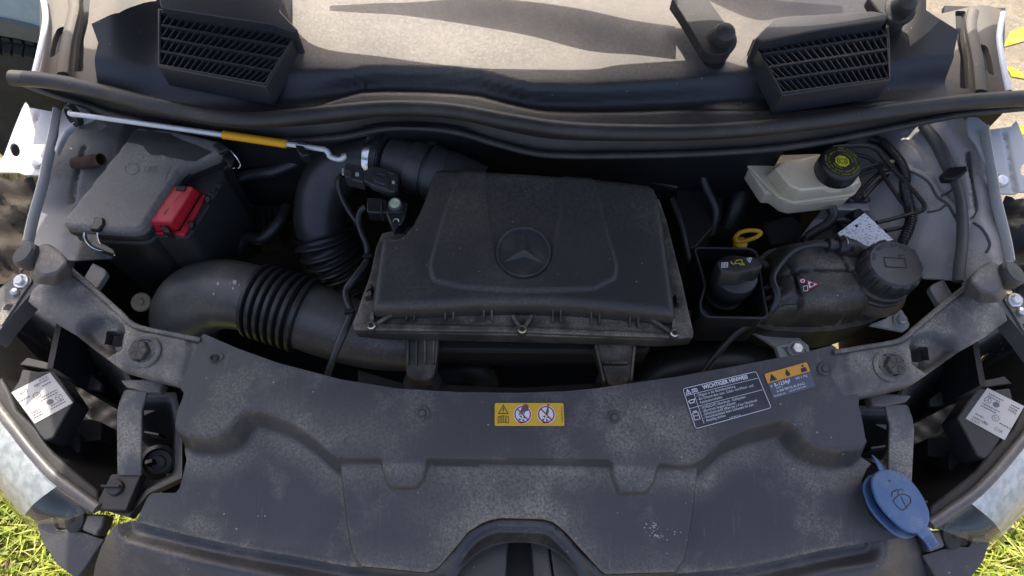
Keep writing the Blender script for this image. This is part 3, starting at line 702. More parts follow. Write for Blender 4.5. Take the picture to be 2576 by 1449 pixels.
def h_arm(x, y):
    x = np.asarray(x, float); y = np.asarray(y, float)
    return HS(x, y)-.024*ss(-.002, .013, sd(dome, x, y))-.010*ss(0, .004, sd(dome2, x, y))+.004*ss(-.003, .004, sd(seat, x, y))-.004*(1-ss(0, .008, sd(aedge, x, y)))
body = panel('panel', fil(arm_o, 5), h_arm, M['slam'], slam, step=.004, holes=[rev(sq, lambda x, y: HS(x, y)-.034, HS)], skirt=.022, base=HS)
tube('rolled_edge', [W(v, lambda x, y: HS(x, y)+.001) for v in t01((520, 572), (660, 690), (900, 905), (980, 983), (1080, 1030), (1300, 1075), (1515, 1118))], .0042, M['slam'], slam, seg=10)
n_s = Vector((0, -.18, 1)).normalized()
cc = W(t01((1095, 1202))[0], lambda x, y: HS(x, y)+.003)
lathe('cap_ring', cc, n_s, [(.0245, 0), (.0262, .0), (.0262, .004), (.0235, .0055), (.0185, .004), (.0175, -.004)], M['slam'], slam, seg=40)
lathe('ring_floor', cc, n_s, [(0, -.001), (.0235, -.001), (.0235, .002), (0, .002)], M['slam'], slam, seg=36)
for k, (dx, dy) in enumerate(((.3, .9), (.75, -.2), (-.35, -.92), (-.92, .05))):
    u = Vector((dx, dy, .18*dy)).normalized()*.0198; a = Vector((.0036, 0, 0)); b = Vector((0, .0034, .0006))
    q = cc+u+n_s*.0024; mk('slot', [q-a-b, q+a-b, q+a+b, q-a+b], [(0, 1, 2, 3)], M['deep'], slam, smooth=0)
hexb = lathe('hex_plug', cc+Vector((-.006, 0, 0)), Vector((-.12, -.18, 1)), [(.0165, 0), (.0165, .009), (.015, .0105), (0, .0105)], M['plug'], slam, seg=6, smooth=20)
for k in range(6):
    a = k*math.pi/3+.5; d = Vector((math.cos(a), math.sin(a), 0)); c = cc+Vector((-.006, 0, 0))+n_s*.0112+Vector((-.0012, 0, 0)); s = Vector((-d.y, d.x, 0))*.0005
    mk('rib', [c+d*.002-s, c+d*.002+s, c+d*.014+s+Vector((d.x*0, 0, d.x*.0016+d.y*.002)), c+d*.014-s+Vector((0, 0, d.x*.0016+d.y*.002))], [(0, 1, 2, 3)], M['deep'], hexb, smooth=0)
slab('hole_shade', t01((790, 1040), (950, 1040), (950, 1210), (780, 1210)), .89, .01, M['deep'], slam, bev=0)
# tower and rubber stop
hT = lambda x, y: HS(x, y)+.018
loft('tower', [[W(v, z) for v in fil(q, 8)] for q, z in ((t01((290, 410), (340, 385), (390, 400), (480, 470), (510, 530), (440, 610), (330, 640), (262, 600)), 1.075), (t01((260, 440), (330, 400), (420, 420), (540, 540), (560, 640), (420, 720), (280, 700), (220, 640)), 1.03))], M['slam'], slam, bev=.005)
tube('stop_bolt', [W(v, z) for v, z in zip(t01((390, 515), (330, 502), (270, 492), (200, 480)), (1.058, 1.06, 1.061, 1.060))], [.014, .0135, .0095, .009], M['bracket'], slam, seg=20, n=3)
st = W(t01((185, 468))[0], 1.075)
axs = Vector((-.32, .05, .95))
lathe('rubber_stop', st-axs*.036, axs, [(.011, -.012), (.013, -.006), (.010, 0), (.009, .014), (.0195, .017), (.021, .024), (.0205, .036), (.017, .0405), (0, .042)], M['ctop'], slam, seg=32)
lathe('stop_base', st-axs*.05, axs, [(.020, 0), (.020, .004), (.012, .007)], M['matt'], slam, seg=28)
# bolted headlamp bracket at the outer end
hB = lambda x, y: HS(x, y)-.012
slab('outer_bracket', t01((-40, 760), (110, 640), (235, 622), (300, 640), (310, 690), (215, 790), (90, 930), (-60, 1120)), hB, .035, M['duct'], slam, bev=.003, r=5)
slab('bracket_face', t01((60, 760), (135, 655), (225, 640), (240, 670), (170, 770), (100, 880), (10, 1010), (-20, 960), (20, 860)), lambda x, y: hB(x, y)+.004, .006, M['slam'], slam, bev=.0015, r=4)
q = W(t01((160, 672))[0], lambda x, y: hB(x, y)+.005)
lathe('bolt_washer', q, n_s, [(0, 0), (.0125, 0), (.0115, .002), (0, .002)], M['zinc'], slam, seg=28)
lathe('hex_bolt', q, n_s, [(.0085, .001), (.0085, .007), (.007, .0085), (0, .0085)], M['zinc'], slam, seg=6, smooth=20)
lathe('clip', W(t01((118, 757))[0], lambda x, y: hB(x, y)+.005), n_s, [(.006, 0), (.006, .005), (.003, .007), (0, .007)], M['zinc'], slam, seg=16)
mk('square_hole', [W(v, lambda x, y: hB(x, y)+.0052) for v in t01((45, 848), (98, 846), (70, 885), (18, 886))], [(0, 1, 2, 3)], M['deep'], slam, smooth=0)
slab('mount_tab', t01((700, 535), (790, 580), (805, 610), (730, 730), (640, 690), (630, 650), (690, 550)), .985, .012, M['wing'], slam, bev=.003, r=6)
mirror_thing(slam, 'dusty grey slam panel arm holding a bumper stop, beside the coolant tank')
# ---- radiator cover
cov = thing('radiator_cover', 'large dusty dark grey plastic radiator cover with warning stickers', 'cover', (0, .2, .8))
rear = t01((1540, 1072))+[(600, 878), (700, 914), (858, 955), (1000, 977), (1150, 985), (1300, 987), (1420, 984), (1500, 977), (1700, 949), (1850, 922), (2000, 892), (2095, 868)]
right = [(2108, 878), (2125, 905), (2150, 960)]+t22((1335, 100), (1330, 160), (1360, 290), (1378, 400), (1385, 455), (1448, 592), (1395, 640), (1362, 720), (1368, 810), (1405, 920), (1470, 1010), (1560, 1090), (1640, 1120), (1690, 1150))
front = t22((1400, 1190), (1100, 1242), (800, 1310), (500, 1372), (250, 1400), (0, 1422))+[(1600, 1443)]+t12((1990, 1440), (1950, 1410), (1800, 1250), (1700, 1140), (1640, 1085), (1590, 1050), (1520, 1030), (1200, 1022), (1130, 1035), (1060, 1060), (960, 1125), (860, 1245), (740, 1380), (700, 1410), (640, 1425), (300, 1390), (0, 1362))+t02((2300, 1310), (1800, 1222), (1340, 1120), (1000, 1030))
left = t02((1040, 950), (1090, 850), (1125, 815), (1310, 815), (1342, 780), (1370, 690), (1402, 570), (1370, 480), (1345, 400), (1325, 300), (1340, 200), (1375, 120), (1390, 70), (1340, 0))+t01((1365, 1440), (1490, 1180), (1525, 1085))
cov_o = rear+right+front+left
lipL = t02((1240, 260), (1345, 350), (1410, 392), (1560, 402), (1660, 380), (1720, 345), (1775, 270), (1830, 210), (1890, 190), (1960, 200), (2080, 240), (2200, 290), (2310, 360), (2400, 425), (2480, 500), (2540, 550))+t12((100, 548), (700, 556), (1500, 566), (2200, 578))+t22((0, 598), (90, 592), (140, 568), (200, 512), (270, 445), (350, 392), (500, 332), (640, 295), (760, 265), (820, 275), (870, 330), (920, 400), (980, 455), (1060, 482), (1200, 502), (1340, 482), (1460, 380))
ledge = [W(v, HS) for v in lipL+[(2300, 1000), (2200, 800), (1306, 900), (400, 800), (380, 1000)]]
ledge = [(p.x, p.y) for p in ledge]; lipw = [(p.x, p.y) for p in (W(v, HS) for v in lipL)]
lxs2 = np.array([p[0] for p in lipw]); lys2 = np.array([p[1] for p in lipw])
hlow0 = lambda x, y: HS(x, y)-.03
plat = [(p.x, p.y) for p in (W(v, hlow0) for v in [(850, 1120), (852, 1162), (860, 1260), (872, 1360), (882, 1398), (920, 1450), (1700, 1450), (1732, 1400), (1748, 1300), (1757, 1200), (1758, 1166), (1757, 1120)])]
pok1 = [(p.x, p.y) for p in (W(v, hlow0) for v in fil(t12((300, 540), (305, 650), (340, 770), (375, 812), (580, 812), (640, 740), (672, 640), (680, 540)), 8))]
pok2 = [(p.x, p.y) for p in (W(v, hlow0) for v in fil(t12((2003, 560), (2020, 700), (2075, 845), (2110, 852), (2300, 850), (2360, 760), (2388, 650), (2390, 560)), 8))]
archw = [(p.x, p.y) for p in (W(v, hlow0) for v in front)]
def h_cov(x, y):
    x = np.asarray(x, float); y = np.asarray(y, float)
    d = -sd(ledge, x, y)                                             # distance outside the ledge
    pm = ss(-.003, .005, sd(plat, x, y))
    dep = .050*(1-pm)+.026*pm
    low = dep+.10*np.clip(d, 0, .3)*(1-.35*pm)
    wd = .017-.010*pm; t_ = np.clip((d+.001)/wd, 0, 1); wl_ = .75*t_+.25*t_*t_*(3-2*t_)
    z = HS(x, y)-wl_*low
    z = z+.0018*ss(0, .02, -d)*0
    b = np.maximum(ss(-.001, .007, sd(pok1, x, y)), ss(-.001, .007, sd(pok2, x, y)))
    z = z+b*np.minimum(.021, wl_*low*.85)*(1-.35*ss(.0, .06, d))
    z = z+.0025*np.sin(x*9+y*6)*np.sin(y*14)
    e = edist(archw, x, y, False); z = z-.004*(1-ss(0, .010, e))
    return z
YE = W((2164, 1120), HS).y
def cov_dust(x, y):
    x = np.asarray(x, float); y = np.asarray(y, float); d = -sd(ledge, x, y); e = edist(archw, x, y, False)
    pm = ss(-.003, .005, sd(plat, x, y)); w0 = .018-.011*pm
    out_ = .55*ss(w0-.003, w0+.004, d)*(1-ss(w0+.004, w0+.045, d))+.30*(1-ss(.0, .05, e))*(.4+.6*(np.abs(x) < .25))+.5*(1-ss(.001, .006, e))
    out_ += .62*np.exp(-((x+.03)**2/.012+(y-np.interp(0, lxs2, lys2)+.075)**2/.0022))+.38*np.exp(-((x+.24)**2/.006+(y-np.interp(0, lxs2, lys2)-.035)**2/.0012))
    out_ += .45*np.exp(-((x-.20)**2/.006+(y-np.interp(0, lxs2, lys2)-.05)**2/.003))+.35*np.exp(-((x+.36)**2/.002+(y-np.interp(-.36, lxs2, lys2)+.0)**2/.0015))
    return out_
panel('sheet', cov_o, h_cov, M['cover'], cov, step=.0032, skirt=.006, attr=cov_dust, base=lambda x, y: float(HS(x, y)-.050*ss(-.008, .022, YE-y)))
def pin(v, r_, label=None):
    c = W(v, HS); p = lathe('push_pin', c-n_s*.001, n_s, [(r_, 0), (r_, .0025), (r_*.85, .0042), (r_*.52, .0035), (r_*.5, .0055), (r_*.42, .0068), (0, .007)], M['cover'], cov, seg=28); return p
pin(t12((615, 220))[0], .0108); pin(t12((2058, 250))[0], .0108); pin(t21((1068, 1335))[0], .0108)
p_ = slab('push_pin', fil(t01((1560, 1250), (1590, 1218), (1680, 1215), (1692, 1240), (1650, 1285), (1580, 1300)), 8), lambda x, y: HS(x, y)+.004, .005, M['cover'], cov, bev=.0012)
lathe('pin_head', W(t01((1616, 1253))[0], lambda x, y: HS(x, y)+.004), n_s, [(.0068, 0), (.0068, .003), (.004, .004), (.0038, .002), (0, .002)], M['matt'], p_, seg=20)
# bird droppings on the lower right
def droppings():
    rng = random.Random(5); vs = []; fs = []
    for cx, cy, n, s in ((2350, 1080, 16, 40), (2410, 1130, 14, 60), (2390, 1150, 8, 25)):
        for _ in range(n):
            x, y = cx+rng.gauss(0, s), cy+rng.gauss(0, s*.5); a0 = rng.uniform(0, 6); r1 = rng.uniform(2, 7); k = len(vs)
            for j in range(7):
                a = a0+j*6.283/7; q = W((858.67+(x+r1*math.cos(a)*rng.uniform(.6, 1.6))/3, 966+(y+r1*.7*math.sin(a))/3), lambda X, Y: float(h_cov(np.array([X]), np.array([Y]))[0])+.0006); vs.append(q)
            fs.append(list(range(k, k+7)))
    mk('dried_droppings', vs, fs, M['stkwhite'], cov, smooth=0, weld=False, kind='stuff')
droppings()
# ---- stickers
def warn_tri(pr, x, y, s, mat, w_, name, parent):
    pr.multi(name, stroke([(x-s*.58, y), (x+s*.58, y), (x, y+s)], w_, True)+[[(x-w_*.55, y+s*.3), (x+w_*.55, y+s*.3), (x+w_*.8, y+s*.68), (x-w_*.8, y+s*.68)], circ(x, y+s*.17, w_*.7, 8)], mat, 2, parent)
def book(pr, x, y, s, mat, w_, name, parent):
    pr.multi(name, stroke([(x, y), (x+s*.5, y+s*.07), (x+s, y), (x+s, y+s*.58), (x+s*.5, y+s*.68), (x, y+s*.58)], w_, True)+stroke([(x+s*.5, y+s*.07), (x+s*.5, y+s*.65)], w_)+sum([stroke([(x+s*.12, y+s*(.15+.12*k)), (x+s*.4, y+s*(.18+.12*k))], w_*.8) for k in range(4)], [])+stroke([(x+s*.74, y+s*.13), (x+s*.74, y+s*.38)], w_*1.7)+[circ(x+s*.74, y+s*.5, w_*1.1, 8)], mat, 2, parent)
y1 = Print(*t12((1158, 144), (1676, 144), (1684, 317), (1157, 317)), lambda x, y: HS(x, y)+.0022, cov)
ys = y1.field('yellow_sticker', M['pyel'], .08); ys['label'] = 'yellow sticker warning of the cooling fan'
A_ = y1.asp
warn_tri(y1, .38, .54, .36, M['pdark'], .034, 'warning_triangle', ys); book(y1, .15, .13, .46, M['pdark'], .026, 'manual_symbol', ys)
for cx, sh in ((1.24, 0), (2.28, 1)):
    y1.poly('prohibition_disc', circ(cx, .5, .41, 30), M['pw'], 1, ys)
    fan = []
    for k in range(4):
        a = k*1.571+.5; fan.append([(cx-.03+math.cos(a)*.02, .33+math.sin(a)*.02), (cx-.03+math.cos(a-.35)*.17, .33+math.sin(a-.35)*.13), (cx-.03+math.cos(a+.35)*.17, .33+math.sin(a+.35)*.13)])
    y1.multi('fan_symbol', fan, M['pdark'], 2, ys)
    if not sh:
        y1.multi('hand_symbol', [[(cx-.12, .60), (cx+.0, .90), (cx+.16, .97), (cx+.27, .86), (cx+.24, .66), (cx+.10, .62)]]+[[(cx-.14+.075*k, .62+.02*k), (cx-.19+.075*k, .46+.02*k), (cx-.15+.075*k, .45+.02*k), (cx-.09+.075*k, .62+.02*k)] for k in range(4)], M['pgrey'], 2, ys)
    else:
        y1.multi('tie_symbol', [[(cx+.06, .98), (cx+.17, .92), (cx+.12, .86), (cx+.12, .62), (cx+.06, .47), (cx-.02, .58), (cx+.07, .86)]], M['pgrey'], 2, ys)
    ring = [[circ(cx, .5, .37, 28)[k], circ(cx, .5, .37, 28)[(k+1) % 28], circ(cx, .5, .315, 28)[(k+1) % 28], circ(cx, .5, .315, 28)[k]] for k in range(28)]
    y1.multi('prohibition_ring', ring+stroke([(cx-.23, .74), (cx+.23, .26)], .055), M['pred'], 3, ys)
    y1.multi('rotation_arrow', [[(cx-.22, .17), (cx-.10, .10), (cx+.10, .12), (cx+.16, .20), (cx+.06, .17), (cx-.1, .17), (cx-.16, .24)]], M['pred'], 3, ys)
y1.text('part_number', 'A 000 584 06 05', A_-.06, .16, .10, M['pdark'], 2, ys, ang=math.pi/2)
# dark instruction sticker
nv = Print((1713, 976), (1903, 931), (1944, 1028), (1748, 1083), lambda x, y: HS(x, y)+.0022, cov)
ns = nv.field('instruction_sticker', M['pnavy'], .06); ns['label'] = 'dark blue sticker headed WICHTIGER HINWEIS'
a = nv.asp
nv.multi('frame_lines', stroke([tuple(p) for p in fil([(.03, .03), (a-.03, .03), (a-.03, .97), (.03, .97)], .06)], .014, True)+stroke([(.03, .80), (a-.06, .80)], .010)+stroke([(.03, .50), (a-.06, .50)], .010)+stroke([(.25, .80), (.25, .10)], .010), M['pw'], 2, ns)
warn_tri(nv, .13, .83, .10, M['pw'], .016, 'warning_triangle', ns); book(nv, .23, .83, .13, M['pw'], .010, 'manual_symbol', ns)
nv.text('heading', 'WICHTIGER HINWEIS', .50, .85, .135, M['pw'], 2, ns, bold=.004, squash=.86)
for k, (s, yy) in enumerate((('- Öltypen in der Betriebsanleitung', .715), ('- Bei Ölstand über max.: Gefahr von Motor- und', .63), ('  Katalysatorschäden', .545), ('- VORSICHT! Überdruck - Kühlsystem', .415), ('- Überdruck langsam ablassen', .34), ('- Sicherheitsventil öffnet bei 1,4 bar Überdruck', .265), ('- Verschlussdeckel beim Schliessen bis zum', .19), ('  Anschlag drehen', .115))):
    nv.text('line_of_text', s, .28, yy, .088, M['pw'], 2, ns, squash=.80)
nv.text('part_number', 'A 639 584 32 38', .85, .05, .04, M['pw'], 2, ns)
nv.multi('oil_can_symbol', stroke([(.07, .66), (.10, .61), (.19, .61), (.21, .68), (.12, .68)], .02, True)+stroke([(.21, .66), (.25, .70)], .014), M['pw'], 2, ns)
nv.multi('coolant_symbol', stroke([(.07, .22), (.20, .22), (.20, .38), (.07, .38)], .014, True)+stroke([(.09, .30), (.12, .32), (.15, .30), (.18, .32)], .012)+stroke([(.10, .41), (.17, .41)], .02), M['pw'], 2, ns)
# refrigerant sticker
og = Print((1922, 941), (2029, 911), (2052, 972), (1945, 1004), lambda x, y: HS(x, y)+.0022, cov)
os_ = og.field('refrigerant_sticker', M['pblue'], .08); os_['label'] = 'blue and orange refrigerant sticker'
a = og.asp
og.poly('orange_band', [tuple(p) for p in fil([(0, .62, 0), (a, .62, 0), (a, 1, .08), (0, 1, .08)], .08)], M['porange'], 1, os_)
og.multi('warning_triangle', [[(.10, .66), (.42, .66), (.26, .94)]], M['pdark'], 2, os_); og.multi('flame_symbol', [[(a*.5-.07, .68), (a*.5+.07, .68), (a*.5+.09, .78), (a*.5, .96), (a*.5-.09, .80)]], M['pdark'], 2, os_)
og.multi('mechanic_symbol', [circ(a-.22, .90, .05, 10), [(a-.36, .66), (a-.10, .66), (a-.12, .83), (a-.32, .83)]], M['pdark'], 2, os_)
og.text('refrigerant_name', 'R-1234yf', .22, .42, .20, M['pw'], 2, os_, bold=.003, squash=.9); og.text('amount', '600 ± 10g', a-.66, .46, .13, M['pw'], 2, os_, squash=.9)
og.text('line_of_text', 'GWP: 4', .24, .33, .085, M['pw'], 2, os_); og.text('line_of_text', 'A 000 989 06 06 (PAG)', .22, .19, .135, M['pw'], 2, os_, squash=.9)
og.text('line_of_text', 'DAIMLER AG', .05, .06, .085, M['pw'], 2, os_); og.text('line_of_text', 'SAE J639 J2842 J2845', .68, .08, .085, M['pw'], 2, os_)
og.text('snowflake', '*', .05, .36, .24, M['pw'], 2, os_)
# ---- grille surround in front of the cover
tr = thing('grille_surround', 'rounded dark plastic grille surround arching round the badge opening', 'grille', (0, .05, .7))
fr_rev = front
opening = t12((850, 1470), (920, 1370), (1000, 1290), (1080, 1240), (1150, 1210), (1230, 1192), (1300, 1185), (1400, 1185), (1480, 1197), (1550, 1220), (1630, 1262), (1700, 1320), (1770, 1400), (1815, 1470))
def hzl(v): return float(h_cov(np.array([W(v, hlow0).x]), np.array([W(v, hlow0).y]))[0])
fz = cr([W(v, lambda x, y: float(h_cov(np.array([x]), np.array([y]))[0])) for v in front], 2)
fzx = [(p.x, p.y) for p in fz]
HT0 = lambda x, y: float(np.interp(abs(x), [0, .2, .6], [.885, .875, .865]))
sur_o = [(2300, 1349), (2330, 1400), (2350, 1520), (1470, 1520)]+list(reversed(opening))+[(1130, 1520), (225, 1520), (240, 1420), (255, 1375), (268, 1352), (300, 1318)]+list(reversed([(x, y+1) for x, y in front]))
def h_sur(x, y):
    x = np.asarray(x, float); y = np.asarray(y, float)
    d = edist(fzx, x, y, False)
    pm = ss(-.02, .03, sd(plat, x, y))
    ez = HS(x, y)-.066+.020*pm
    return ez-.014-.010*ss(0, .012, d)+.014*ss(.010, .034, d)-.75*np.maximum(d-.036, 0)
def h_sur0(x, y): return float(h_sur(np.array([x]), np.array([y]))[0])
panel('surround', sur_o, h_sur, M['trim'], tr, step=.005, skirt=.02, base=h_sur0)
for nm, q in (('blade', t12((850, 1500), (900, 1330), (1100, 1190), (1262, 1190), (1240, 1500))), ('blade', t12((1430, 1190), (1560, 1190), (1600, 1500), (1455, 1500))), ('blade', t12((1570, 1190), (1720, 1300), (1850, 1500), (1610, 1500)))):
    slab(nm, q, .80, .05, M['trim'], tr, bev=.003)
slab('back_plate', t12((800, 1100), (1900, 1100), (1950, 1600), (800, 1600)), .72, .01, M['deep'], tr, bev=0)
# ================================================================== air filter box
HA = pl((1317, 636), 1.035, 0, .10); n_a = Vector((0, -.10, 1)).normalized()
ab = thing('air_filter_box', 'large black air filter box with round star badge on its lid', 'air filter', (.0, .5, .8))
lid_o = [(1090, 424), (1112, 422), (1300, 432), (1500, 446), (1630, 460), (1648, 470), (1656, 490)]+t11((2412, 100), (2445, 300), (2480, 550), (2510, 760), (2532, 915), (2515, 932), (2300, 908), (2000, 880), (1700, 858), (1375, 850), (1050, 852), (700, 868), (400, 880), (240, 882), (222, 862), (232, 780), (262, 560), (298, 350), (310, 328), (340, 325), (420, 335), (470, 310), (530, 240), (580, 150), (630, 30))
lid_w = [(p.x, p.y) for p in (W(v, HA) for v in lid_o)]
shield = [(p.x, p.y) for p in (W(v, HA) for v in fil(t11((960, -300), (790, 130), (730, 330), (665, 560), (690, 680), (900, 730), (1350, 760), (1900, 745), (2070, 660), (2080, 560), (2000, 300), (1850, -300)), 12))]
lobe = [(p.x, p.y) for p in (W(v, HA) for v in fil(t11((1070, -300), (1120, 250), (1160, 520), (1240, 640), (1375, 680), (1520, 640), (1595, 520), (1640, 250), (1690, -300)), 25))]
emb = W(t11((1375, 462))[0], HA)
def h_lid(x, y):
    x = np.asarray(x, float); y = np.asarray(y, float); s = sd(lid_w, x, y); r_ = .014
    t = np.clip(1-s/r_, 0, 1); z = HA(x, y)-r_*(1-np.sqrt(np.maximum(1-t*t, 0)))*.9
    z = z+.0038*ss(-.0015, .0035, sd(shield, x, y))-.0034*ss(-.0015, .0035, sd(lobe, x, y))
    return z+.004*np.exp(-((x-emb.x)**2+(y-emb.y)**2)/.05)
def lid_dust(x, y):
    x = np.asarray(x, float); y = np.asarray(y, float); s = np.abs(sd(shield, x, y))
    return .02+.26*ss(-.06, .14, y-emb.y)+.22*(1-ss(0, .005, s))*(.45+.55*ss(.0, .2, x))+.06*ss(.0, .02, sd(shield, x, y))+.2*(1-ss(0, .012, sd(lid_w, x, y)))
lid = panel('lid', lid_o, h_lid, M['airbox'], ab, step=.0036, skirt=.036, attr=lid_dust, base=HA)
# badge
bc = emb+n_a*.0042
bad = lathe('badge', bc, n_a, [(.0452, -.004), (.0448, .0030), (.0430, .0052), (.0410, .0030), (.0402, .0004), (0, .0004)], M['badge'], ab, seg=64, smooth=40)
ux = Vector((1, 0, 0)); uy = n_a.cross(ux)
for k in range(3):
    a0 = math.pi/2+k*2*math.pi/3
    d = lambda a, r_: ux*math.cos(a)*r_+uy*math.sin(a)*r_
    c = bc+n_a*.0004
    vs = [c+n_a*.0105, c+d(a0+math.pi/3, .0088), c+d(a0, .0395)+n_a*.0008, c+d(a0-math.pi/3, .0088)]
    mk('star_point', vs, [(0, 1, 2), (0, 2, 3)], M['badge'], bad, smooth=0)
# tray under the lid
HR = lambda x, y: HA(x, y)-.044
tray_o = t11((120, 900), (85, 985), (92, 1035), (280, 1058), (800, 1066), (1375, 1080), (2000, 1096), (2420, 1112))+[(1744, 849), (1746, 834), (1733, 780), (1717, 706), (1700, 640), (1680, 560), (1660, 500), (1600, 480), (1130, 470), (1060, 560), (960, 585), (945, 620), (930, 690), (905, 760)]
slab('tray', tray_o, lambda x, y: HA(x, y)-.040, .034, M['airtray'], ab, bev=.004, seg=3)
slab('front_bead', t11((150, 990), (300, 985), (1330, 1010), (2480, 1062), (2480, 1100), (1330, 1056), (90, 1040), (92, 1000)), lambda x, y: HA(x, y)-.033, .012, M['airtray'], ab, bev=.003, seg=3)
slab('lower_edge', t11((280, 1058), (1330, 1070), (2450, 1112), (2445, 1132), (1330, 1096), (280, 1082)), lambda x, y: HA(x, y)-.062, .012, M['airtray'], ab, bev=.002)
for x, y in ((490, 872), (550, 874), (783, 868), (845, 870), (1075, 868), (1135, 870), (1597, 880), (1657, 884), (1888, 892), (1950, 896), (2180, 912), (2243, 916)):
    a = t11((x-6, y-4), (x+6, y-4), (x+9, y+104), (x-9, y+104))
    top_ = [W(a[0], lambda X, Y: HA(X, Y)-.014), W(a[1], lambda X, Y: HA(X, Y)-.014), W(a[2], lambda X, Y: HA(X, Y)-.036), W(a[3], lambda X, Y: HA(X, Y)-.036)]
    mk('rib', top_+[p-Vector((0, 0, .03)) for p in top_], [(0, 1, 2, 3), (0, 4, 7, 3), (1, 5, 6, 2), (2, 6, 7, 3), (0, 1, 5, 4)], M['airtray'], ab, smooth=0, bev=.0008)
for (sx, sy), legs in (((225, 1005), ((232, 895), (400, 905))), ((1365, 1035), ((1290, 925), (1442, 925))), ((2515, 1062), ((2340, 950), (2512, 950)))):
    c = W(t11((sx, sy))[0], lambda x, y: HA(x, y)-.026)
    boss = lathe('screw_boss', c-n_a*.022, n_a, [(.0085, -.008), (.0085, .012), (.0078, .0215), (0, .0215)], M['airtray'], ab, seg=24)
    sc1 = lathe('screw', c-n_a*.001, n_a, [(.0070, 0), (.0070, .0022), (.0056, .004), (.0034, .0038), (0, .0038)], M['chrome'], ab, seg=24)
    lathe('drive_recess', c+n_a*.0034, n_a, [(.0034, 0), (.0034, .0007), (0, .0007)], M['deep'], sc1, seg=12, wob=lambda a, i: 1 if math.cos(a*6) > 0 else .68)
    for lx, ly in legs:
        e = W(t11((lx, ly))[0], lambda x, y: HA(x, y)-.024); b0 = c-n_a*.006
        dr = (e-b0); sd_ = Vector((-dr.y, dr.x, 0)).normalized()*.003
        p = [b0-sd_, b0+sd_, e+sd_, e-sd_]
        mk('brace', p+[q-Vector((0, 0, .016)) for q in p], [(0, 1, 2, 3), (0, 4, 5, 1), (1, 5, 6, 2), (2, 6, 7, 3), (3, 7, 4, 0)], M['airtray'], ab, smooth=0, bev=.001)
for q in (((200, 705), (228, 690), (230, 720), (185, 745)), ((185, 755), (222, 740), (226, 775), (172, 790)), ((2520, 760), (2560, 800), (2530, 800), (2522, 780)), ((2530, 800), (2568, 835), (2540, 838), (2528, 820))):
    slab('side_gusset', t11(*q), lambda x, y: HA(x, y)-.022, .02, M['airtray'], ab, bev=.0008)
slab('lower_housing', [(905, 850), (1000, 845), (1500, 850), (1640, 862), (1632, 884), (1550, 888), (1200, 884), (1000, 882), (930, 878)], .895, .08, M['matt'], ab, bev=.006)
# feet
FY = W(t11((600, 1220))[0], .925).y
f1 = slab('foot', fil(t11((485, 1085), (735, 1085), (725, 1230), (700, 1390), (640, 1425), (540, 1425), (490, 1380), (482, 1230)), 14), lambda x, y: .925+.32*(y-FY), .035, M['airtray'], ab, bev=.003)
for x in (500, 565, 630, 695):
    slab('foot_rib', t11((x-9, 1090), (x+9, 1090), (x+6, 1290), (x-4, 1290)), lambda X, Y: .937+.32*(Y-FY), .02, M['airtray'], f1, bev=.001)
f2 = slab('foot', fil(t11((1900, 1125), (2232, 1130), (2205, 1330), (2170, 1440), (2060, 1475), (1990, 1420), (1960, 1300)), 14), lambda x, y: .925+.32*(y-FY), .035, M['airtray'], ab, bev=.003)
for a, b in (((1920, 1150), (1985, 1430)), ((2215, 1150), (2190, 1420))):
    slab('foot_rib', t11((a[0]-10, a[1]), (a[0]+10, a[1]), (b[0]+9, b[1]), (b[0]-9, b[1])), lambda X, Y: .938+.32*(Y-FY), .02, M['airtray'], f2, bev=.001)
slab('foot_rib', t11((1985, 1278), (2165, 1278), (2165, 1292), (1985, 1292)), lambda X, Y: .938+.32*(Y-FY), .02, M['airtray'], f2, bev=.001)
for v, z in ((t11((610, 1440))[0], .84), (t11((2070, 1440))[0], .83)):
    lathe('rubber_mount', P(*v, z), (0, -.2, 1), [(.032, -.05), (.034, 0), (.028, .006), (.018, .008)], M['matt'], ab, seg=28)
# outlet neck
zN = .985
neck = [W(v, z) for v, z in (((985, 404), 1.005), ((1040, 420), 1.008), ((1085, 434), 1.008), ((1130, 448), 1.0), ((1200, 480), .985))]
tube('outlet_neck', neck, [.043, .0435, .045, .048, .048], M['neck'], ab, seg=32, rfun=lambda s: 1+.0*s)
def ringon(name, path, i0, i1, r_, mat, parent):
    q = cr(path, 20); return tube(name, [q[k] for k in range(i0, i1)], r_, mat, parent, seg=36, n=1, smooth=30)
ringon('collar', neck, 20, 36, .0475, M['neck'], ab); ringon('collar', neck, 38, 52, .050, M['neck'], ab)
slab('latch', zE((1650, 110), (1740, 85), (1870, 120), (1830, 180), (1700, 170)), 1.035, .02, M['neck'], ab, bev=.002)
# ================================================================== clean air hose (elbow, bellows, clamp)
ch = thing('clean_air_hose', 'black rubber elbow hose with bellows clamped to the air filter outlet', 'hose', (-.3, .6, .7))
hp = [W(v, z) for v, z in (((985, 404), 1.005), ((930, 398), .995), ((880, 407), .98), ((838, 440), .955), ((812, 495), .93), ((806, 550), .905), ((812, 585), .885))]
tube('elbow', hp, [.0475, .0475, .048, .049, .049, .049, .049], M['hose'], ch, seg=36)
bp = [W(v, z) for v, z in (((812, 585), .885), ((822, 615), .868), ((842, 655), .84), ((868, 700), .805), ((890, 740), .77))]
tube('bellows', bp, [.049, .05, .05, .049, .048], M['hose'], ch, seg=36, n=26, rfun=lambda s: 1+.20*(.5+.5*math.cos(2*math.pi*s/.0165))**2.2, smooth=80)
q = cr(hp, 20)
ringon('cuff', hp, 4, 20, .0505, M['hose'], ch)
cl = ringon('hose_clamp', hp, 9, 15, .0518, M['chrome'], ch)
for i in (1, 3): ringon('cuff_ridge', hp, i*1, i+2, .0515, M['hose'], ch)
c_ = q[11]
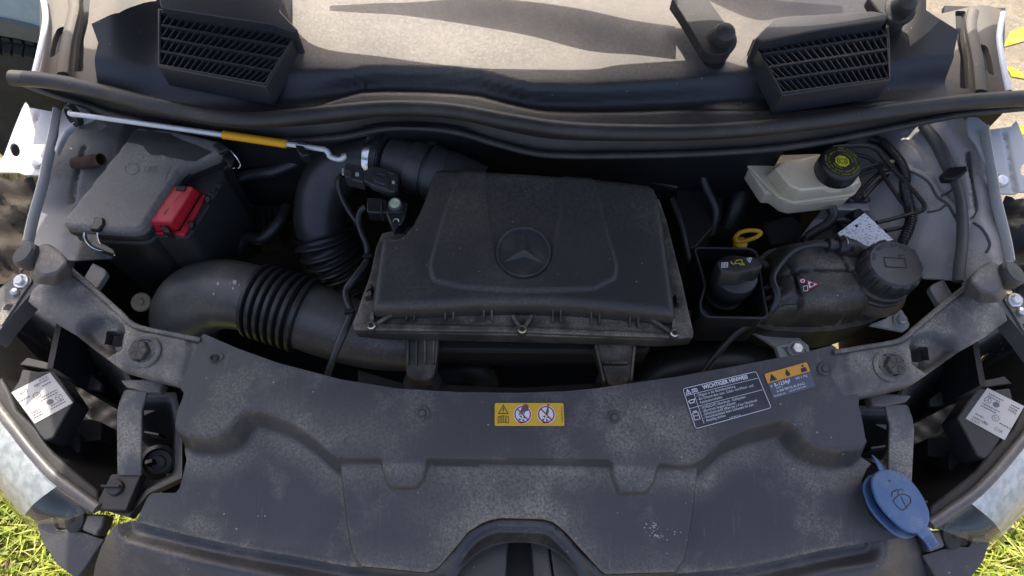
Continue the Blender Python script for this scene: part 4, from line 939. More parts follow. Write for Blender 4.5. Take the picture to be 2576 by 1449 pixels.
mk('clamp_screw', [c_+Vector((-.004, -.045, .018))+Vector(d) for d in ((0, 0, 0), (.012, 0, 0), (.012, .004, .010), (0, .004, .010), (0, -.006, .002), (.012, -.006, .002), (.012, -.002, .012), (0, -.002, .012))], [(0, 1, 2, 3), (7, 6, 5, 4), (0, 4, 5, 1), (1, 5, 6, 2), (2, 6, 7, 3), (3, 7, 4, 0)], M['chrome'], cl, smooth=0, bev=.001)
# ================================================================== intake duct
du = thing('intake_duct', 'dusty grey intake elbow with a ribbed black bellows and straight pipe', 'duct', (-.4, .45, .7))
dp = [W(v, z) for v, z in (((470, 845), .74), ((468, 800), .80), ((490, 762), .85), ((545, 740), .875), ((610, 745), .885), ((660, 758), .885))]
tube('elbow', dp, [.060, .064, .066, .065, .062, .061], M['duct'], du, seg=40)
bp2 = [W(v, z) for v, z in (((645, 754), .885), ((680, 765), .885), ((720, 778), .884), ((755, 790), .882), ((775, 797), .88))]
tube('bellows', bp2, .060, M['hose'], du, seg=40, n=44, rfun=lambda s: 1+.17*min(1, 1.6*(.5+.5*math.cos(2*math.pi*(s-.008)/.0142))), smooth=80)
pp = [W(v, z) for v, z in (((762, 792), .881), ((830, 816), .875), ((900, 840), .868), ((960, 856), .86), ((1040, 866), .855))]
tube('straight_pipe', pp, [.062, .061, .058, .054, .05], M['duct'], du, seg=40)
rng = random.Random(7)
# ================================================================== fuse box
fb = thing('fuse_box', 'black fuse box with dusty grey lid and wire clips beside the inner wing', 'fuse box', (-.55, .6, .7))
HF = pl((280, 470), 1.045, 0, .06)
lid_f = zD((103, 893), (112, 862), (150, 805), (740, 70), (775, 36), (1100, 60), (1500, 160), (1560, 225), (1480, 285), (1330, 345), (1200, 402), (1150, 440), (1060, 575), (940, 755), (868, 862), (840, 915), (790, 955), (720, 974), (500, 965), (330, 955), (150, 938), (118, 925))
fw_ = [(p.x, p.y) for p in (W(v, HF) for v in lid_f)]
stain = [(p.x, p.y) for p in (W(v, HF) for v in zD((740, 75), (1000, 90), (1150, 150), (1300, 205), (1440, 270), (1260, 360), (1120, 330), (1040, 310), (980, 300), (900, 295), (850, 255), (820, 215), (720, 190), (660, 180)))]
def h_fl(x, y):
    x = np.asarray(x, float); y = np.asarray(y, float); t = np.clip(1-sd(fw_, x, y)/.007, 0, 1)
    return HF(x, y)-.007*(1-np.sqrt(np.maximum(1-t*t, 0)))
flid = panel('lid', lid_f, h_fl, M['fuse'], fb, step=.005, skirt=.016, base=HF, attr=lambda x, y: -0*x)
mk('dried_water_mark', [W(v, lambda x, y: HF(x, y)+.0004) for v in zD((745, 72), (900, 80), (1060, 105), (1150, 150), (1240, 185), (1300, 205), (1440, 268), (1290, 352), (1200, 345), (1120, 325), (1060, 318), (1000, 296), (930, 298), (890, 290), (850, 255), (822, 215), (760, 195), (672, 178))], [list(range(18))], M['matt'], flid, smooth=0)
fp = Print(*zD((640, 370), (1060, 370), (1060, 560), (640, 560)), lambda x, y: HF(x, y)+.0002, flid, lift=.0004)
em = fp.multi('raised_marks', stroke(circ(.35, .75, .27, 22), .045, True)+stroke([(.17, .88), (.55, .62)], .045)+stroke([(.85, .62), (1.0, .62), (1.0, .85), (.85, .85)], .04, True)+stroke([(1.1, .55), (1.1, .85), (1.3, .85), (1.3, .55)], .04)+stroke([(1.2, .85), (1.2, .62)], .04)+stroke([(1.5, .62), (1.75, .55), (1.82, .85)], .04)+stroke([(1.72, .55), (1.62, .25)], .04), M['slam'], 1, flid)
# body under the lid
HB = lambda x, y: HF(x, y)-.016
lw = [W(v, HF) for v in lid_f]; lc = sum(lw, Vector())/len(lw)
fo = lambda k, dz: [Vector((lc.x+(p.x-lc.x)*k, lc.y+(p.y-lc.y)*k, p.z+dz)) for p in lw]
slab('collar', fo(1.012, -.0155), 0, .014, M['matt'], fb, bev=.003, world=True)
slab('body', fo(.97, -.02), 0, .30, M['black'], fb, bev=.004, world=True, grow=-.12)
slab('lower_collar', fo(1.0, -.038), 0, .012, M['matt'], fb, bev=.004, world=True)
plat_f = zD((1215, 405), (1330, 360), (1480, 300), (1540, 420), (1555, 500), (1400, 760), (1250, 1000), (1215, 1030), (1180, 1034), (860, 1012), (855, 985), (1070, 600))
pf = slab('terminal_base', fil(plat_f, 6), lambda x, y: HF(x, y)-.040, .20, M['matt'], fb, bev=.005, seg=3, grow=.02)
for q in (((1200, 490), (1240, 465), (1285, 480), (1250, 522), (1215, 518)), ((1470, 535), (1510, 500), (1535, 515), (1500, 548)), ((1410, 615), (1460, 570), (1482, 600), (1440, 630)), ((1365, 670), (1400, 648), (1425, 680), (1390, 712))):
    slab('socket', zD(*q), lambda x, y: HF(x, y)-.036, .006, M['deep'], pf, bev=.001)
def clip(q_tab, q_body, wires, nm):
    k = slab('wire_clip', q_tab, lambda x, y: HF(x, y)+.006, .01, M['black'], fb, bev=.002)
    slab('clip_strap', q_body, lambda x, y: HF(x, y)-.012, .006, M['black'], k, bev=.001)
    for wv in wires:
        tube('wire', [W(v, z) for v, z in wv], .0016, M['chrome'], k, seg=8)
k1 = [zD((375, 845), (465, 848), (468, 905), (430, 950), (415, 962), (340, 955), (380, 890))]
clip(k1[0], zD((300, 955), (410, 962), (430, 1060), (560, 1140), (575, 1180), (480, 1150), (380, 1110), (330, 1060)), [[(zD((300, 985))[0], 1.04), (zD((300, 1040))[0], 1.033), (zD((350, 1105))[0], 1.02), (zD((420, 1140))[0], 1.01), (zD((500, 1150))[0], 1.005)], [(zD((418, 985))[0], 1.042), (zD((420, 1040))[0], 1.035), (zD((455, 1100))[0], 1.023), (zD((520, 1145))[0], 1.01), (zD((570, 1190))[0], 1.0)]], 'a')
clip(zD((1435, 205), (1500, 165), (1590, 235), (1500, 275)), zD((1500, 275), (1590, 240), (1640, 330), (1600, 410), (1560, 340)), [[(zD((1500, 295))[0], 1.02), (zD((1540, 360))[0], 1.01), (zD((1590, 410))[0], .995), (zD((1640, 410))[0], .99)], [(zD((1600, 255))[0], 1.02), (zD((1650, 310))[0], 1.01), (zD((1690, 380))[0], .995), (zD((1670, 415))[0], .99)]], 'b')
# red terminal cover
rc = thing('terminal_cover', 'bright red plastic terminal cover clipped onto the fuse box', 'cover', W((440, 540), .98))
HRc = lambda x, y: HF(x, y)-.008
rt_ = [zD((870, 870), (890, 840), (1070, 580), (1095, 570), (1250, 575), (1275, 590), (1080, 890), (1060, 895), (885, 885)), zD((890, 965), (900, 930), (1080, 600), (1110, 585), (1330, 620), (1345, 645), (1150, 965), (1130, 985), (900, 990))]
loft('shell', [[W(v, h) for v in q] for q, h in ((rt_[0], HRc), (rt_[1], lambda x, y: HF(x, y)-.040))], M['red'], rc, bev=.002)
slab('skirt', zD((895, 965), (1150, 970), (1350, 645), (1375, 660), (1190, 1000), (1185, 1010), (1070, 1000), (1060, 975), (1000, 975), (1000, 995), (893, 985)), lambda x, y: HF(x, y)-.034, .006, M['red'], rc, bev=.001)
slab('cable_slot', zD((945, 900), (1005, 895), (1045, 945), (1065, 985), (1010, 985), (985, 950)), lambda x, y: HF(x, y)-.017, .02, M['deep'], rc, bev=.001)
slab('rear_notch', zD((1120, 572), (1205, 572), (1190, 612), (1108, 605)), lambda x, y: HF(x, y)-.006, .01, M['deep'], rc, bev=0)
for q in (((1210, 890), (1255, 870), (1280, 900), (1245, 945)), ((1365, 680), (1400, 650), (1425, 680), (1385, 715))):
    slab('latch', zD(*q), lambda x, y: HF(x, y)-.030, .012, M['black'], rc, bev=.002)
fpr = Print(*zD((1000, 625), (1160, 625), (1160, 830), (1000, 830)), HRc, rc, lift=.0005)
fpr.multi('moulded_marks', stroke([(.38, .5), (.7, .98)], .012)+stroke([(.76, 1.05), (.70, .92)], .02)+stroke([(.05, .03), (.12, .18)], .03)+stroke([(.14, .17), (.22, .30)], .02), M['pdark'], 1, rc)
# ================================================================== prop rod
pr_ = thing('prop_rod', 'bonnet prop rod with yellow sleeve lying along the weather seal', 'rod', W((180, 287), 1.07))
rz = lambda v, z: W(v, z)
tube('rod', [rz(v, z) for v, z in zip(t00((530, 852), (545, 862), (640, 872), (1000, 922), (1690, 1018), (2160, 1086), (2420, 1124), (2455, 1132), (2478, 1155), (2490, 1180), (2540, 1200), (2578, 1200), (2596, 1185), (2590, 1168)), [1.085, 1.088, 1.088, 1.084, 1.078, 1.074, 1.072, 1.071, 1.067, 1.064, 1.062, 1.064, 1.068, 1.072])], .0046, M['rod'], pr_, seg=12)
tube('sleeve', [rz(v, z) for v, z in zip(t00((1685, 1016), (1900, 1048), (2162, 1087)), [1.0785, 1.0765, 1.0745])], .0072, M['yellow'], pr_, seg=18, n=8)
kc = thing('rod_clip', 'small black clip holding the free end of the prop rod', 'clip', W(t00((2270, 1110))[0], 1.05))
slab('jaw', t00((2225, 1090), (2290, 1100), (2310, 1130), (2335, 1165), (2270, 1175), (2245, 1140)), 1.079, .02, M['black'], kc, bev=.002)
slab('tab', t00((2240, 1058), (2308, 1066), (2308, 1082), (2240, 1074)), 1.082, .006, M['black'], kc, bev=.001)
# ================================================================== sensors on the hose and lid
ms = thing('air_mass_sensor', 'flat black air mass sensor plugged into the air filter outlet', 'sensor', W((965, 450), 1.0))
HM = lambda x, y: 1.045+.15*(y-W((965, 450), 1.045).y)-.25*(x-W((965, 450), 1.045).x)
slab('plate', fil(zE((1050, 440), (1080, 400), (1180, 410), (1330, 455), (1390, 490), (1385, 690), (1350, 720), (1090, 640), (1060, 600), (1000, 580), (1000, 450)), 6), HM, .014, M['sensor'], ms, bev=.002)
slab('raised_field', fil(zE((1145, 480), (1305, 515), (1300, 690), (1085, 625), (1110, 510)), 4), lambda x, y: HM(x, y)+.003, .004, M['sensor'], ms, bev=.001)
slab('oval_boss', fil(zE((1115, 520), (1150, 510), (1265, 550), (1285, 580), (1270, 625), (1230, 620), (1140, 585), (1118, 560)), 5), lambda x, y: HM(x, y)+.006, .004, M['sensor'], ms, bev=.001)
slab('bracket_body', zE((1180, 640), (1400, 700), (1420, 480), (1390, 470)), lambda x, y: HM(x, y)-.006, .03, M['sensor'], ms, bev=.002)
slab('plug', fil(zE((780, 380), (810, 360), (900, 390), (985, 415), (1005, 440), (1000, 600), (890, 570), (780, 545), (765, 440)), 4), lambda x, y: HM(x, y)-.002, .024, M['sensor'], ms, bev=.002)
slab('lock_tab', fil(zE((770, 440), (860, 450), (855, 545), (775, 525)), 3), lambda x, y: HM(x, y)+.003, .006, M['sensor'], ms, bev=.001)
for q in (((905, 478), (945, 482), (943, 520), (903, 515)), ((1338, 575), (1372, 582), (1370, 615), (1336, 606))):
    slab('code_label', zE(*q), lambda x, y: HM(x, y)+.004, .002, M['stkwhite'], ms, bev=0)
for q in (((1165, 488), (1250, 506), (1250, 514), (1165, 496)), ((1180, 640), (1270, 665), (1270, 671), (1180, 646)), ((1290, 478), (1350, 492), (1350, 499), (1290, 485)), ((1095, 615), (1160, 632), (1160, 638), (1095, 621))):
    slab('printed_line', zE(*q), lambda x, y: HM(x, y)+.0065, .0005, M['pgrey'], ms, bev=0)
slab('label_dot', zE((742, 428), (764, 430), (764, 508), (742, 505)), lambda x, y: HM(x, y)+.001, .002, M['stkwhite'], ms, bev=0)
ps = thing('pressure_sensor', 'black pressure sensor with green sticker in the notch of the lid', 'sensor', W((995, 540), .98))
HP = lambda x, y: 1.03+.10*(y-W((990, 530), 1.03).y)
slab('body', fil(zE((1255, 935), (1290, 850), (1330, 810), (1460, 820), (1530, 830), (1510, 930), (1500, 1000), (1440, 1110), (1330, 1110), (1300, 1060)), 6), HP, .04, M['black'], ps, bev=.003)
slab('collar', fil(zE((1255, 930), (1300, 900), (1470, 905), (1480, 940), (1440, 960), (1300, 955)), 4), lambda x, y: HP(x, y)+.004, .01, M['black'], ps, bev=.002)
gc = W(zE((1372, 850))[0], lambda x, y: HP(x, y)+.012)
lathe('button', gc, (0, -.1, 1), [(.0115, -.014), (.0115, 0), (.010, .0012), (0, .0012)], M['cable'], ps, seg=28)
lathe('green_sticker', gc, (0, -.1, 1), [(.0088, .001), (.0088, .0017), (0, .0017)], M['pgreen'], ps, seg=28)
slab('plug', fil(zE((1045, 780), (1200, 780), (1280, 810), (1280, 960), (1200, 960), (1040, 950), (1035, 860)), 4), lambda x, y: HP(x, y)-.002, .026, M['black'], ps, bev=.003)
slab('plug_ring', zE((1200, 810), (1225, 810), (1225, 958), (1200, 958)), lambda x, y: HP(x, y)+.001, .028, M['matt'], ps, bev=.001)
tube('wire_ring', [W(v, lambda x, y: HP(x, y)+.001) for v in zE((1352, 1062), (1365, 1040), (1390, 1032), (1415, 1042), (1420, 1065))], .0011, M['zinc'], ps, seg=6)
slab('stem', zE((1335, 1070), (1405, 1070), (1405, 1140), (1378, 1150), (1375, 1200), (1358, 1200), (1356, 1150), (1335, 1140)), lambda x, y: HP(x, y)+.001, .01, M['black'], ps, bev=.001)
# wiring loom between them
lm = thing('wiring_loom', 'thin black wiring loom running beside the air filter box', 'wiring', W((870, 740), .9))
tube('cable', [W(v, z) for v, z in zip(zE((750, 515), (710, 560), (700, 640), (740, 760), (820, 920), (930, 1080), (1000, 1230), (1050, 1440)), [1.03, 1.02, 1.01, 1.0, .995, .99, .985, .98])], .0052, M['black'], lm, seg=12)
tube('cable', [W(v, z) for v, z in zip(zE((1030, 890), (975, 930), (945, 1010), (950, 1100), (990, 1220), (1040, 1330), (1055, 1440)), [1.01, 1.005, 1.0, .995, .99, .985, .98])], .0058, M['black'], lm, seg=12)
tube('sleeve', [W(v, z) for v, z in zip(t11((200, 470), (190, 530), (110, 640), (40, 740), (45, 820), (75, 900), (60, 960), (0, 1100), (-60, 1250), (-110, 1400)), [.98, .978, .975, .97, .97, .968, .965, .96, .95, .93])], [.0062, .0065, .0072, .007, .0065, .006, .0068, .0072, .006, .006], M['hose'], lm, seg=12)
for v, z in ((t11((200, 490))[0], .984), (t11((62, 905))[0], .974)):
    c = W(v, z); slab('cable_tie', [(c.x-.008, c.y-.004, c.z+.006), (c.x+.008, c.y-.002, c.z+.006), (c.x+.009, c.y+.004, c.z+.006), (c.x-.007, c.y+.003, c.z+.006)], 0, .01, M['deep'], lm, bev=.001, world=True)
# ================================================================== flat discs with ring print
def disc_print(c, n, r_, parent, turn=0):
    pr = Print.__new__(Print); n = Vector(n).normalized(); u = Vector((1, 0, 0)); u = (u-n*u.dot(n)).normalized(); v = n.cross(u)
    u, v = u*math.cos(turn)+v*math.sin(turn), v*math.cos(turn)-u*math.sin(turn)
    pr.c = [c-u*r_-v*r_, c+u*r_-v*r_, c+u*r_+v*r_, c-u*r_+v*r_]; pr.parent = parent; pr.n = n; pr.asp = 1; pr.lift = .0004; pr.layer = 0
    return pr
def arc_text(pr, name, s, rad, a_mid, size, mat, inward=False, pitch=.78, parent=None):
    vs = []; 
    n = len(s); st = size*pitch/rad
    for k, chx in enumerate(s):
        if chx == ' ': continue
        a = a_mid-(k-(n-1)/2)*st if not inward else a_mid+(k-(n-1)/2)*st
        x, y = .5+rad*math.cos(a), .5+rad*math.sin(a)
        pr.text(name, chx, x, y, size, mat, 1, parent, ang=a-math.pi/2 if not inward else a+math.pi/2, align='CENTER')
def merge(parent, name, newname, mat):
    kids = [c for c in parent.children if c.name.split('.')[0] == name]
    bm = bmesh.new()
    for k in kids: bm.from_mesh(k.data)
    me = bpy.data.meshes.new(newname); bm.to_mesh(me); bm.free()
    for k in kids: bpy.data.objects.remove(k)
    return link(newname, me, mat, parent)
# ================================================================== coolant expansion tank
ct = thing('coolant_tank', 'dusty black coolant expansion tank with ribbed screw cap', 'tank', W((2080, 760), .85))
zfl = .915
tk = fil(zB((800, 872), (1000, 935), (1300, 955), (1600, 938), (1900, 880), (2100, 780), (2260, 650), (2360, 470), (2320, 290), (2150, 205), (1900, 128), (1600, 128), (1250, 145), (1000, 190), (880, 290), (860, 500), (850, 700)), 14)
tkw = [(p.x, p.y) for p in (W(v, zfl) for v in tk)]
HK = lambda x, y: .985
def gl_(*q): return [(p.x, p.y) for p in (W(v, .975) for v in cr(zB(*q), 5))]
g1 = gl_((1090, 175), (1150, 280), (1220, 420), (1300, 640), (1320, 760), (1300, 850), (1255, 920))
g2 = gl_((1210, 420), (1350, 402), (1600, 400), (1735, 402)); g3 = gl_((1735, 402), (1690, 330), (1630, 235)); g4 = gl_((1300, 672), (1200, 665), (1100, 680), (1060, 740), (1020, 880)); g5 = gl_((930, 440), (1050, 430), (1210, 430))
shoulder = [(p.x, p.y) for p in (W(v, .985) for v in fil(zB((1740, 390), (1850, 560), (2000, 660), (2058, 730), (2040, 775), (1950, 800), (2300, 700), (2400, 400), (2200, 200), (1900, 200)), 10))]
def h_tk(x, y):
    x = np.asarray(x, float); y = np.asarray(y, float); s = sd(tkw, x, y); t = np.clip(1-(s-.010)/.042, 0, 1)
    z = zfl+.070*np.sqrt(np.maximum(1-t**2.2, 0))*(s > .010)
    for g, dpt, wd in ((g1, .011, .0065), (g2, .008, .005), (g3, .009, .006), (g4, .010, .0065), (g5, .006, .005)):
        z = z-dpt*(1-ss(0, wd, edist(g, x, y, False)))*(s > .014)
    return z+.004*np.sin(x*22)*np.sin(y*26+1)*(s > .03)-.012*ss(0, .02, sd(shoulder, x, y))*(s > .012)
panel('body', tk, h_tk, M['tank'], ct, step=.0036, skirt=.008, base=lambda x, y: zfl)
low = [W(v, zfl-.006) for v in tk]
slab('lower_half', [(p.x, p.y, zfl-.009) for p in low], 0, .11, M['tank'], ct, bev=.004, world=True, grow=-.10)
kc_ = W(zB((2172, 318))[0], 1.025)
lathe('neck', kc_-Vector((0, 0, .085)), (0, 0, 1), [(.060, 0), (.056, .010), (.050, .018), (.0505, .024), (.047, .026), (.047, .032), (.0495, .034), (.0495, .040), (.045, .042), (.045, .05)], M['tank'], ct, seg=48)
cap_ = lathe('screw_cap', kc_, (0, 0, 1), [(.046, -.038), (.0475, -.034), (.0475, -.010), (.0455, -.003), (.041, 0), (.0385, -.0014), (0, -.0014)], M['ctop'], ct, seg=112, wob=lambda a, i: 1+(.022 if (math.cos(a*14) > -.45) else -.050)*(1 if 1 <= i <= 3 else 0))
cp = disc_print(kc_+Vector((0, 0, -.0014)), (0, 0, 1), .04, cap_)
arc_text(cp, 'cap_text', 'DO NOT OPEN', .40, 1.9, .10, M['deep'], parent=cap_); merge(cap_, 'cap_text', 'embossed_text', M['deep'])
cp.multi('radiator_symbol', stroke([(.28, .42), (.70, .40), (.72, .62), (.30, .64)], .018, True)+stroke([(.62, .62), (.62, .70), (.72, .70)], .018), M['deep'], 1, cap_)
stk = slab('warning_sticker', fil(zB((1255, 437), (1480, 512), (1308, 618)), 3), lambda x, y: .990, .004, M['pdark'], ct, bev=.0006, label='small triangular warning sticker')
def flat(name, pts, mat, dz, parent):
    return mk(name, [W(v, .9905+dz) for v in pts], [list(range(len(pts)))], mat, parent, smooth=0)
flat('red_triangle', zB((1348, 470), (1476, 512), (1368, 566)), M['pred'], .0003, stk); flat('white_triangle', zB((1360, 485), (1446, 512), (1374, 550)), M['pw'], .0006, stk)
flat('splash_symbol', zB((1374, 508), (1410, 500), (1420, 516), (1390, 534)), M['pdark'], .0009, stk)
flat('red_disc', [zB((1312+30*math.cos(a), 482+24*math.sin(a)))[0] for a in [k*.5236 for k in range(12)]], M['pred'], .0003, stk); flat('white_disc', [zB((1312+23*math.cos(a), 482+18*math.sin(a)))[0] for a in [k*.5236 for k in range(12)]], M['pw'], .0006, stk)
flat('hand_symbol', zB((1300, 488), (1312, 470), (1326, 480), (1316, 496)), M['pred'], .0009, stk); flat('manual_symbol', zB((1314, 530), (1358, 522), (1364, 575), (1322, 580)), M['pw'], .0003, stk); flat('manual_page', zB((1320, 535), (1352, 529), (1357, 570), (1327, 574)), M['pdark'], .0006, stk)
br = thing('tank_bracket', 'pale metal bracket bolted beside the coolant tank near the slam panel arm', 'bracket', W(zB((2200, 850))[0], .85), 'coolant tank brackets')
slab('plate', zB((1930, 885), (2080, 830), (2205, 735), (2235, 760), (2300, 880), (2290, 915), (2250, 945), (2080, 912)), .895, .008, M['bracket'], br, bev=.002, r=4)
def hexbolt(v, z, parent, s=1):
    c = W(v, z); lathe('washer', c, (0, -.1, 1), [(0, 0), (.0135*s, 0), (.0125*s, .0025), (0, .0025)], M['bracket'], parent, seg=28); lathe('hex_bolt', c, (0, -.1, 1), [(.0088*s, .002), (.0088*s, .009), (.0075*s, .0105), (0, .0105)], M['zinc'], parent, seg=6, smooth=20)
hexbolt(zB((2210, 845))[0], .896, br)
br2 = thing('tank_bracket', 'pale metal bracket bolted below the coolant tank beside the refrigerant sticker', 'bracket', W(zB((1250, 1110))[0], .83), 'coolant tank brackets')
slab('plate', zB((850, 955), (1270, 965), (1290, 1015), (1360, 1072), (1388, 1160), (1300, 1200), (1105, 1195), (1060, 1090), (960, 1020)), .875, .008, M['bracket'], br2, bev=.002, r=4)
slab('side_plate', zB((1290, 1020), (1370, 1075), (1390, 1160), (1350, 1160), (1330, 1090), (1120, 1090), (1140, 1190), (1105, 1195), (1060, 1080)), .882, .012, M['bracket'], br2, bev=.0015)
hexbolt(zB((1250, 1112))[0], .88, br2, 1.15)
# hose across the tank
th = thing('coolant_hose', 'thin black coolant hose crossing the coolant tank', 'hose', W(zB((1050, 600))[0], .95))
tube('hose', [W(v, z) for v, z in zip(zB((1560, 155), (1500, 145), (1400, 148), (1250, 190), (1130, 295), (1045, 420), (1042, 500), (1075, 590), (1072, 670), (1030, 745), (970, 800), (850, 872), (700, 962), (560, 1110), (440, 1265), (360, 1400), (330, 1470)), [1.005, 1.005, 1.004, 1.0, .998, .998, .998, .998, .992, .98, .965, .95, .935, .92, .90, .88, .86])], .0058, M['hose'], th, seg=14)
ax_ = (W(zB((1720, 160))[0], 1.0)-W(zB((1560, 150))[0], 1.003)); c0 = W(zB((1530, 148))[0], 1.004)
lathe('connector', c0, ax_, [(.007, 0), (.012, .002), (.012, .010), (.0095, .012), (.0095, .018), (.0145, .020), (.0165, .027), (.0165, .034), (.013, .036), (.012, .044), (0, .044)], M['black'], th, seg=28)
tube('wire_spring', [c0+ax_.normalized()*.030+Vector((0, math.cos(a)*.0172, math.sin(a)*.0172)) for a in [-.9+k*.35 for k in range(9)]], .0012, M['zinc'], th, seg=6)
lathe('pipe_stub', W(zB((1690, 158))[0], .998), ax_+Vector((0, 0, -.012)), [(.0155, 0), (.016, .02), (.012, .045), (.004, .055)], M['tank'], th, seg=24)
for q in (((945, 540), (1005, 490), (1020, 500), (1020, 545)), ((1078, 530), (1110, 525), (1135, 545), (1110, 580), (1085, 560)), ((960, 640), (1030, 595), (1040, 615), (1030, 635)), ((925, 270), (985, 300), (1010, 345), (970, 350), (900, 310))):
    slab('hose_clip', zB(*q), .992, .012, M['deep'], th, bev=.001)
# ================================================================== oil filler
ot = thing('oil_filler_tray', 'open black plastic tray around the oil filler neck', 'tray', W((1850, 740), .85))
rim = fil(zB((315, 195), (345, 178), (825, 186), (885, 225), (925, 450), (985, 795), (950, 826), (440, 815), (375, 770), (365, 690), (412, 520), (375, 380)), 8)
rw = [W(v, .985) for v in rim]
cen = sum(rw, Vector())/len(rw)
sh = lambda k, dz: [cen+(p-cen)*k+Vector((0, 0, dz)) for p in rw]
loft('wall', [sh(1.0, -.10), sh(1.0, 0), sh(.975, 0), sh(.965, -.10)], M['black'], ot, cap=(False, True), smooth=30)
tube('rim', rw+[rw[0]], .0022, M['matt'], ot, seg=8, n=1)
oc = thing('oil_filler', 'black oil filler cap with white and yellow symbols on its grip', 'cap', W(zB((690, 430))[0], .9))
c = W(zB((690, 430))[0], .995)
lathe('cap_body', c, (0, 0, 1), [(.027, -.062), (.030, -.06), (.0305, -.055), (.0285, -.052), (.0285, -.047), (.033, -.045), (.036, -.040), (.0375, -.03), (.0385, -.004), (.036, .004), (.028, .008), (0, .009)], M['black'], oc, seg=48)
lathe('neck', c, (0, 0, 1), [(.031, -.115), (.031, -.07), (.034, -.068), (.034, -.064), (.028, -.063)], M['hose'], oc, seg=40)
grip = fil(zB((525, 300), (560, 293), (650, 285), (740, 250), (880, 262), (922, 300), (947, 345), (905, 368), (840, 372), (740, 405), (600, 392), (560, 378)), 5)
gz = 1.032
loft('grip', [[W(v, gz) for v in grip], [Vector((p.x, p.y-.004, gz-.012)) for p in (W(v, gz) for v in grip)], [Vector((c.x+(p.x-c.x)*1.0, c.y+(p.y-c.y)*1.35-.006, .998)) for p in (W(v, gz) for v in grip)]], M['black'], oc, bev=.003)
gp = Print(*zB((560, 290), (900, 250), (900, 370), (560, 385)), gz, oc)
gp.multi('manual_symbol', stroke([(.05, .25), (.55, .25), (.55, .68), (.05, .68)], .05, True)+stroke([(.30, .25), (.30, .68)], .05)+stroke([(.17, .35), (.17, .58)], .06)+stroke([(.38, .37), (.48, .37)], .04)+stroke([(.38, .47), (.48, .47)], .04)+stroke([(.38, .57), (.48, .57)], .04), M['pw'], 1, oc)
gp.multi('oil_can_symbol', stroke([(.85, .62), (1.05, .45), (1.15, .50), (1.3, .80), (1.75, .80), (1.8, .50), (1.95, .42)], .06)+stroke([(1.15, .50), (1.8, .50)], .05)+stroke([(1.55, .50), (1.6, .38), (1.95, .36)], .06)+stroke([(.85, .75), (.87, .66)], .05), M['pcap'], 1, oc)
gp.multi('warning_triangle', stroke([(2.15, .86), (2.6, .86), (2.42, .50)], .05, True)+stroke([(2.38, .66), (2.38, .78)], .06), M['pw'], 1, oc)
dk = thing('oil_dipstick', 'yellow dipstick handle loop beside the oil filler tray', 'dipstick', W(zB((740, 130))[0], .9))
ring = zB((690, 105), (698, 70), (745, 32), (830, 16), (905, 24), (924, 46), (880, 80), (800, 108), (730, 122))
rp = [W(v, z) for v, z in zip(ring, (.955, .963, .97, .973, .973, .97, .965, .958, .953))]
tube('handle_loop', rp+[rp[0], rp[1]], .0038, M['dip'], dk, seg=10)
lathe('handle_stub', W(zB((738, 138))[0], .945), (0, 0, 1), [(.0, -.012), (.009, -.012), (.0128, -.004), (.012, .004), (.007, .008), (0, .009)], M['dip'], dk, seg=20)
# ================================================================== brake fluid reservoir
rv = thing('brake_fluid_reservoir', 'cream plastic brake fluid reservoir with black cap and yellow lettering', 'reservoir', W((2080, 480), .9))
q_lo = zA((330, 500), (470, 350), (940, 250), (1350, 470), (1405, 580), (1335, 685), (650, 782), (490, 700))
q_hi = zA((440, 400), (510, 345), (930, 268), (1300, 440), (1385, 560), (1290, 605), (720, 655), (590, 595))
loft('upper_half', [[W(v, .985) for v in fil(q_lo, 5)], [W(v, 1.03) for v in fil(q_hi, 5)]], M['reservoir'], rv, bev=.004)
slab('joint_flange', fil(zA((100, 345), (165, 285), (330, 262), (940, 240), (1370, 470), (1412, 585), (1338, 695), (1300, 712), (650, 800), (470, 735), (400, 660), (300, 560)), 5), .985, .007, M['reservoir'], rv, bev=.002)
slab('lower_half', fil(zA((120, 380), (200, 320), (940, 260), (1380, 560), (1270, 745), (650, 815), (545, 785), (420, 690), (330, 690), (290, 640)), 5), .977, .035, M['reservoir'], rv, bev=.004, grow=-.03)
kb = W(zA((1190, 330))[0], 1.068)
bcap = lathe('cap', kb, (0, 0, 1), [(.033, -.034), (.0355, -.030), (.0355, -.008), (.0335, -.002), (.031, 0), (0, 0)], M['black'], rv, seg=96, wob=lambda a, i: 1+(.012 if (math.cos(a*24) > .3) else 0)*(1 if 1 <= i <= 2 else 0))
lathe('cap_neck', kb, (0, 0, 1), [(.030, -.05), (.030, -.030)], M['reservoir'], rv, seg=32)
bp_ = disc_print(kb, (0, 0, 1), .031, bcap, turn=-.12)
bp_.multi('brake_emblem', [[(.5+.20*math.cos(a), .5+.20*math.sin(a)) for a in [k*math.pi/4+.39 for k in range(8)]]], M['pcap'], 1, bcap)
rg = circ(.5, .5, .075, 20); bp_.multi('brake_symbol', stroke(rg, .022, True)+stroke(circ(.5, .5, .13, 8, 2.3, 4.0), .026)+stroke(circ(.5, .5, .13, 8, -.85, .85), .026), M['pdark'], 2, bcap)
for s, r_, a, sz, inw in (('NUR ORIGINAL', .43, 1.05, .062, False), ('BREMSFLÜSSIGKEIT', .35, .85, .058, False), ('VERWENDEN', .265, .75, .058, False), ('WARNING', .27, -2.2, .056, True), ('CLEAN FILLER CAP BEFORE REMOVING', .375, -2.35, .056, True), ('BRAKE FLUID FROM A SEALED CONTAINER', .465, -1.85, .056, True)):
    arc_text(bp_, 'cap_text', s, r_ if not inw else r_, a, sz, M['pcap'], inward=inw, parent=bcap)
merge(bcap, 'cap_text', 'lettering', M['pcap'])
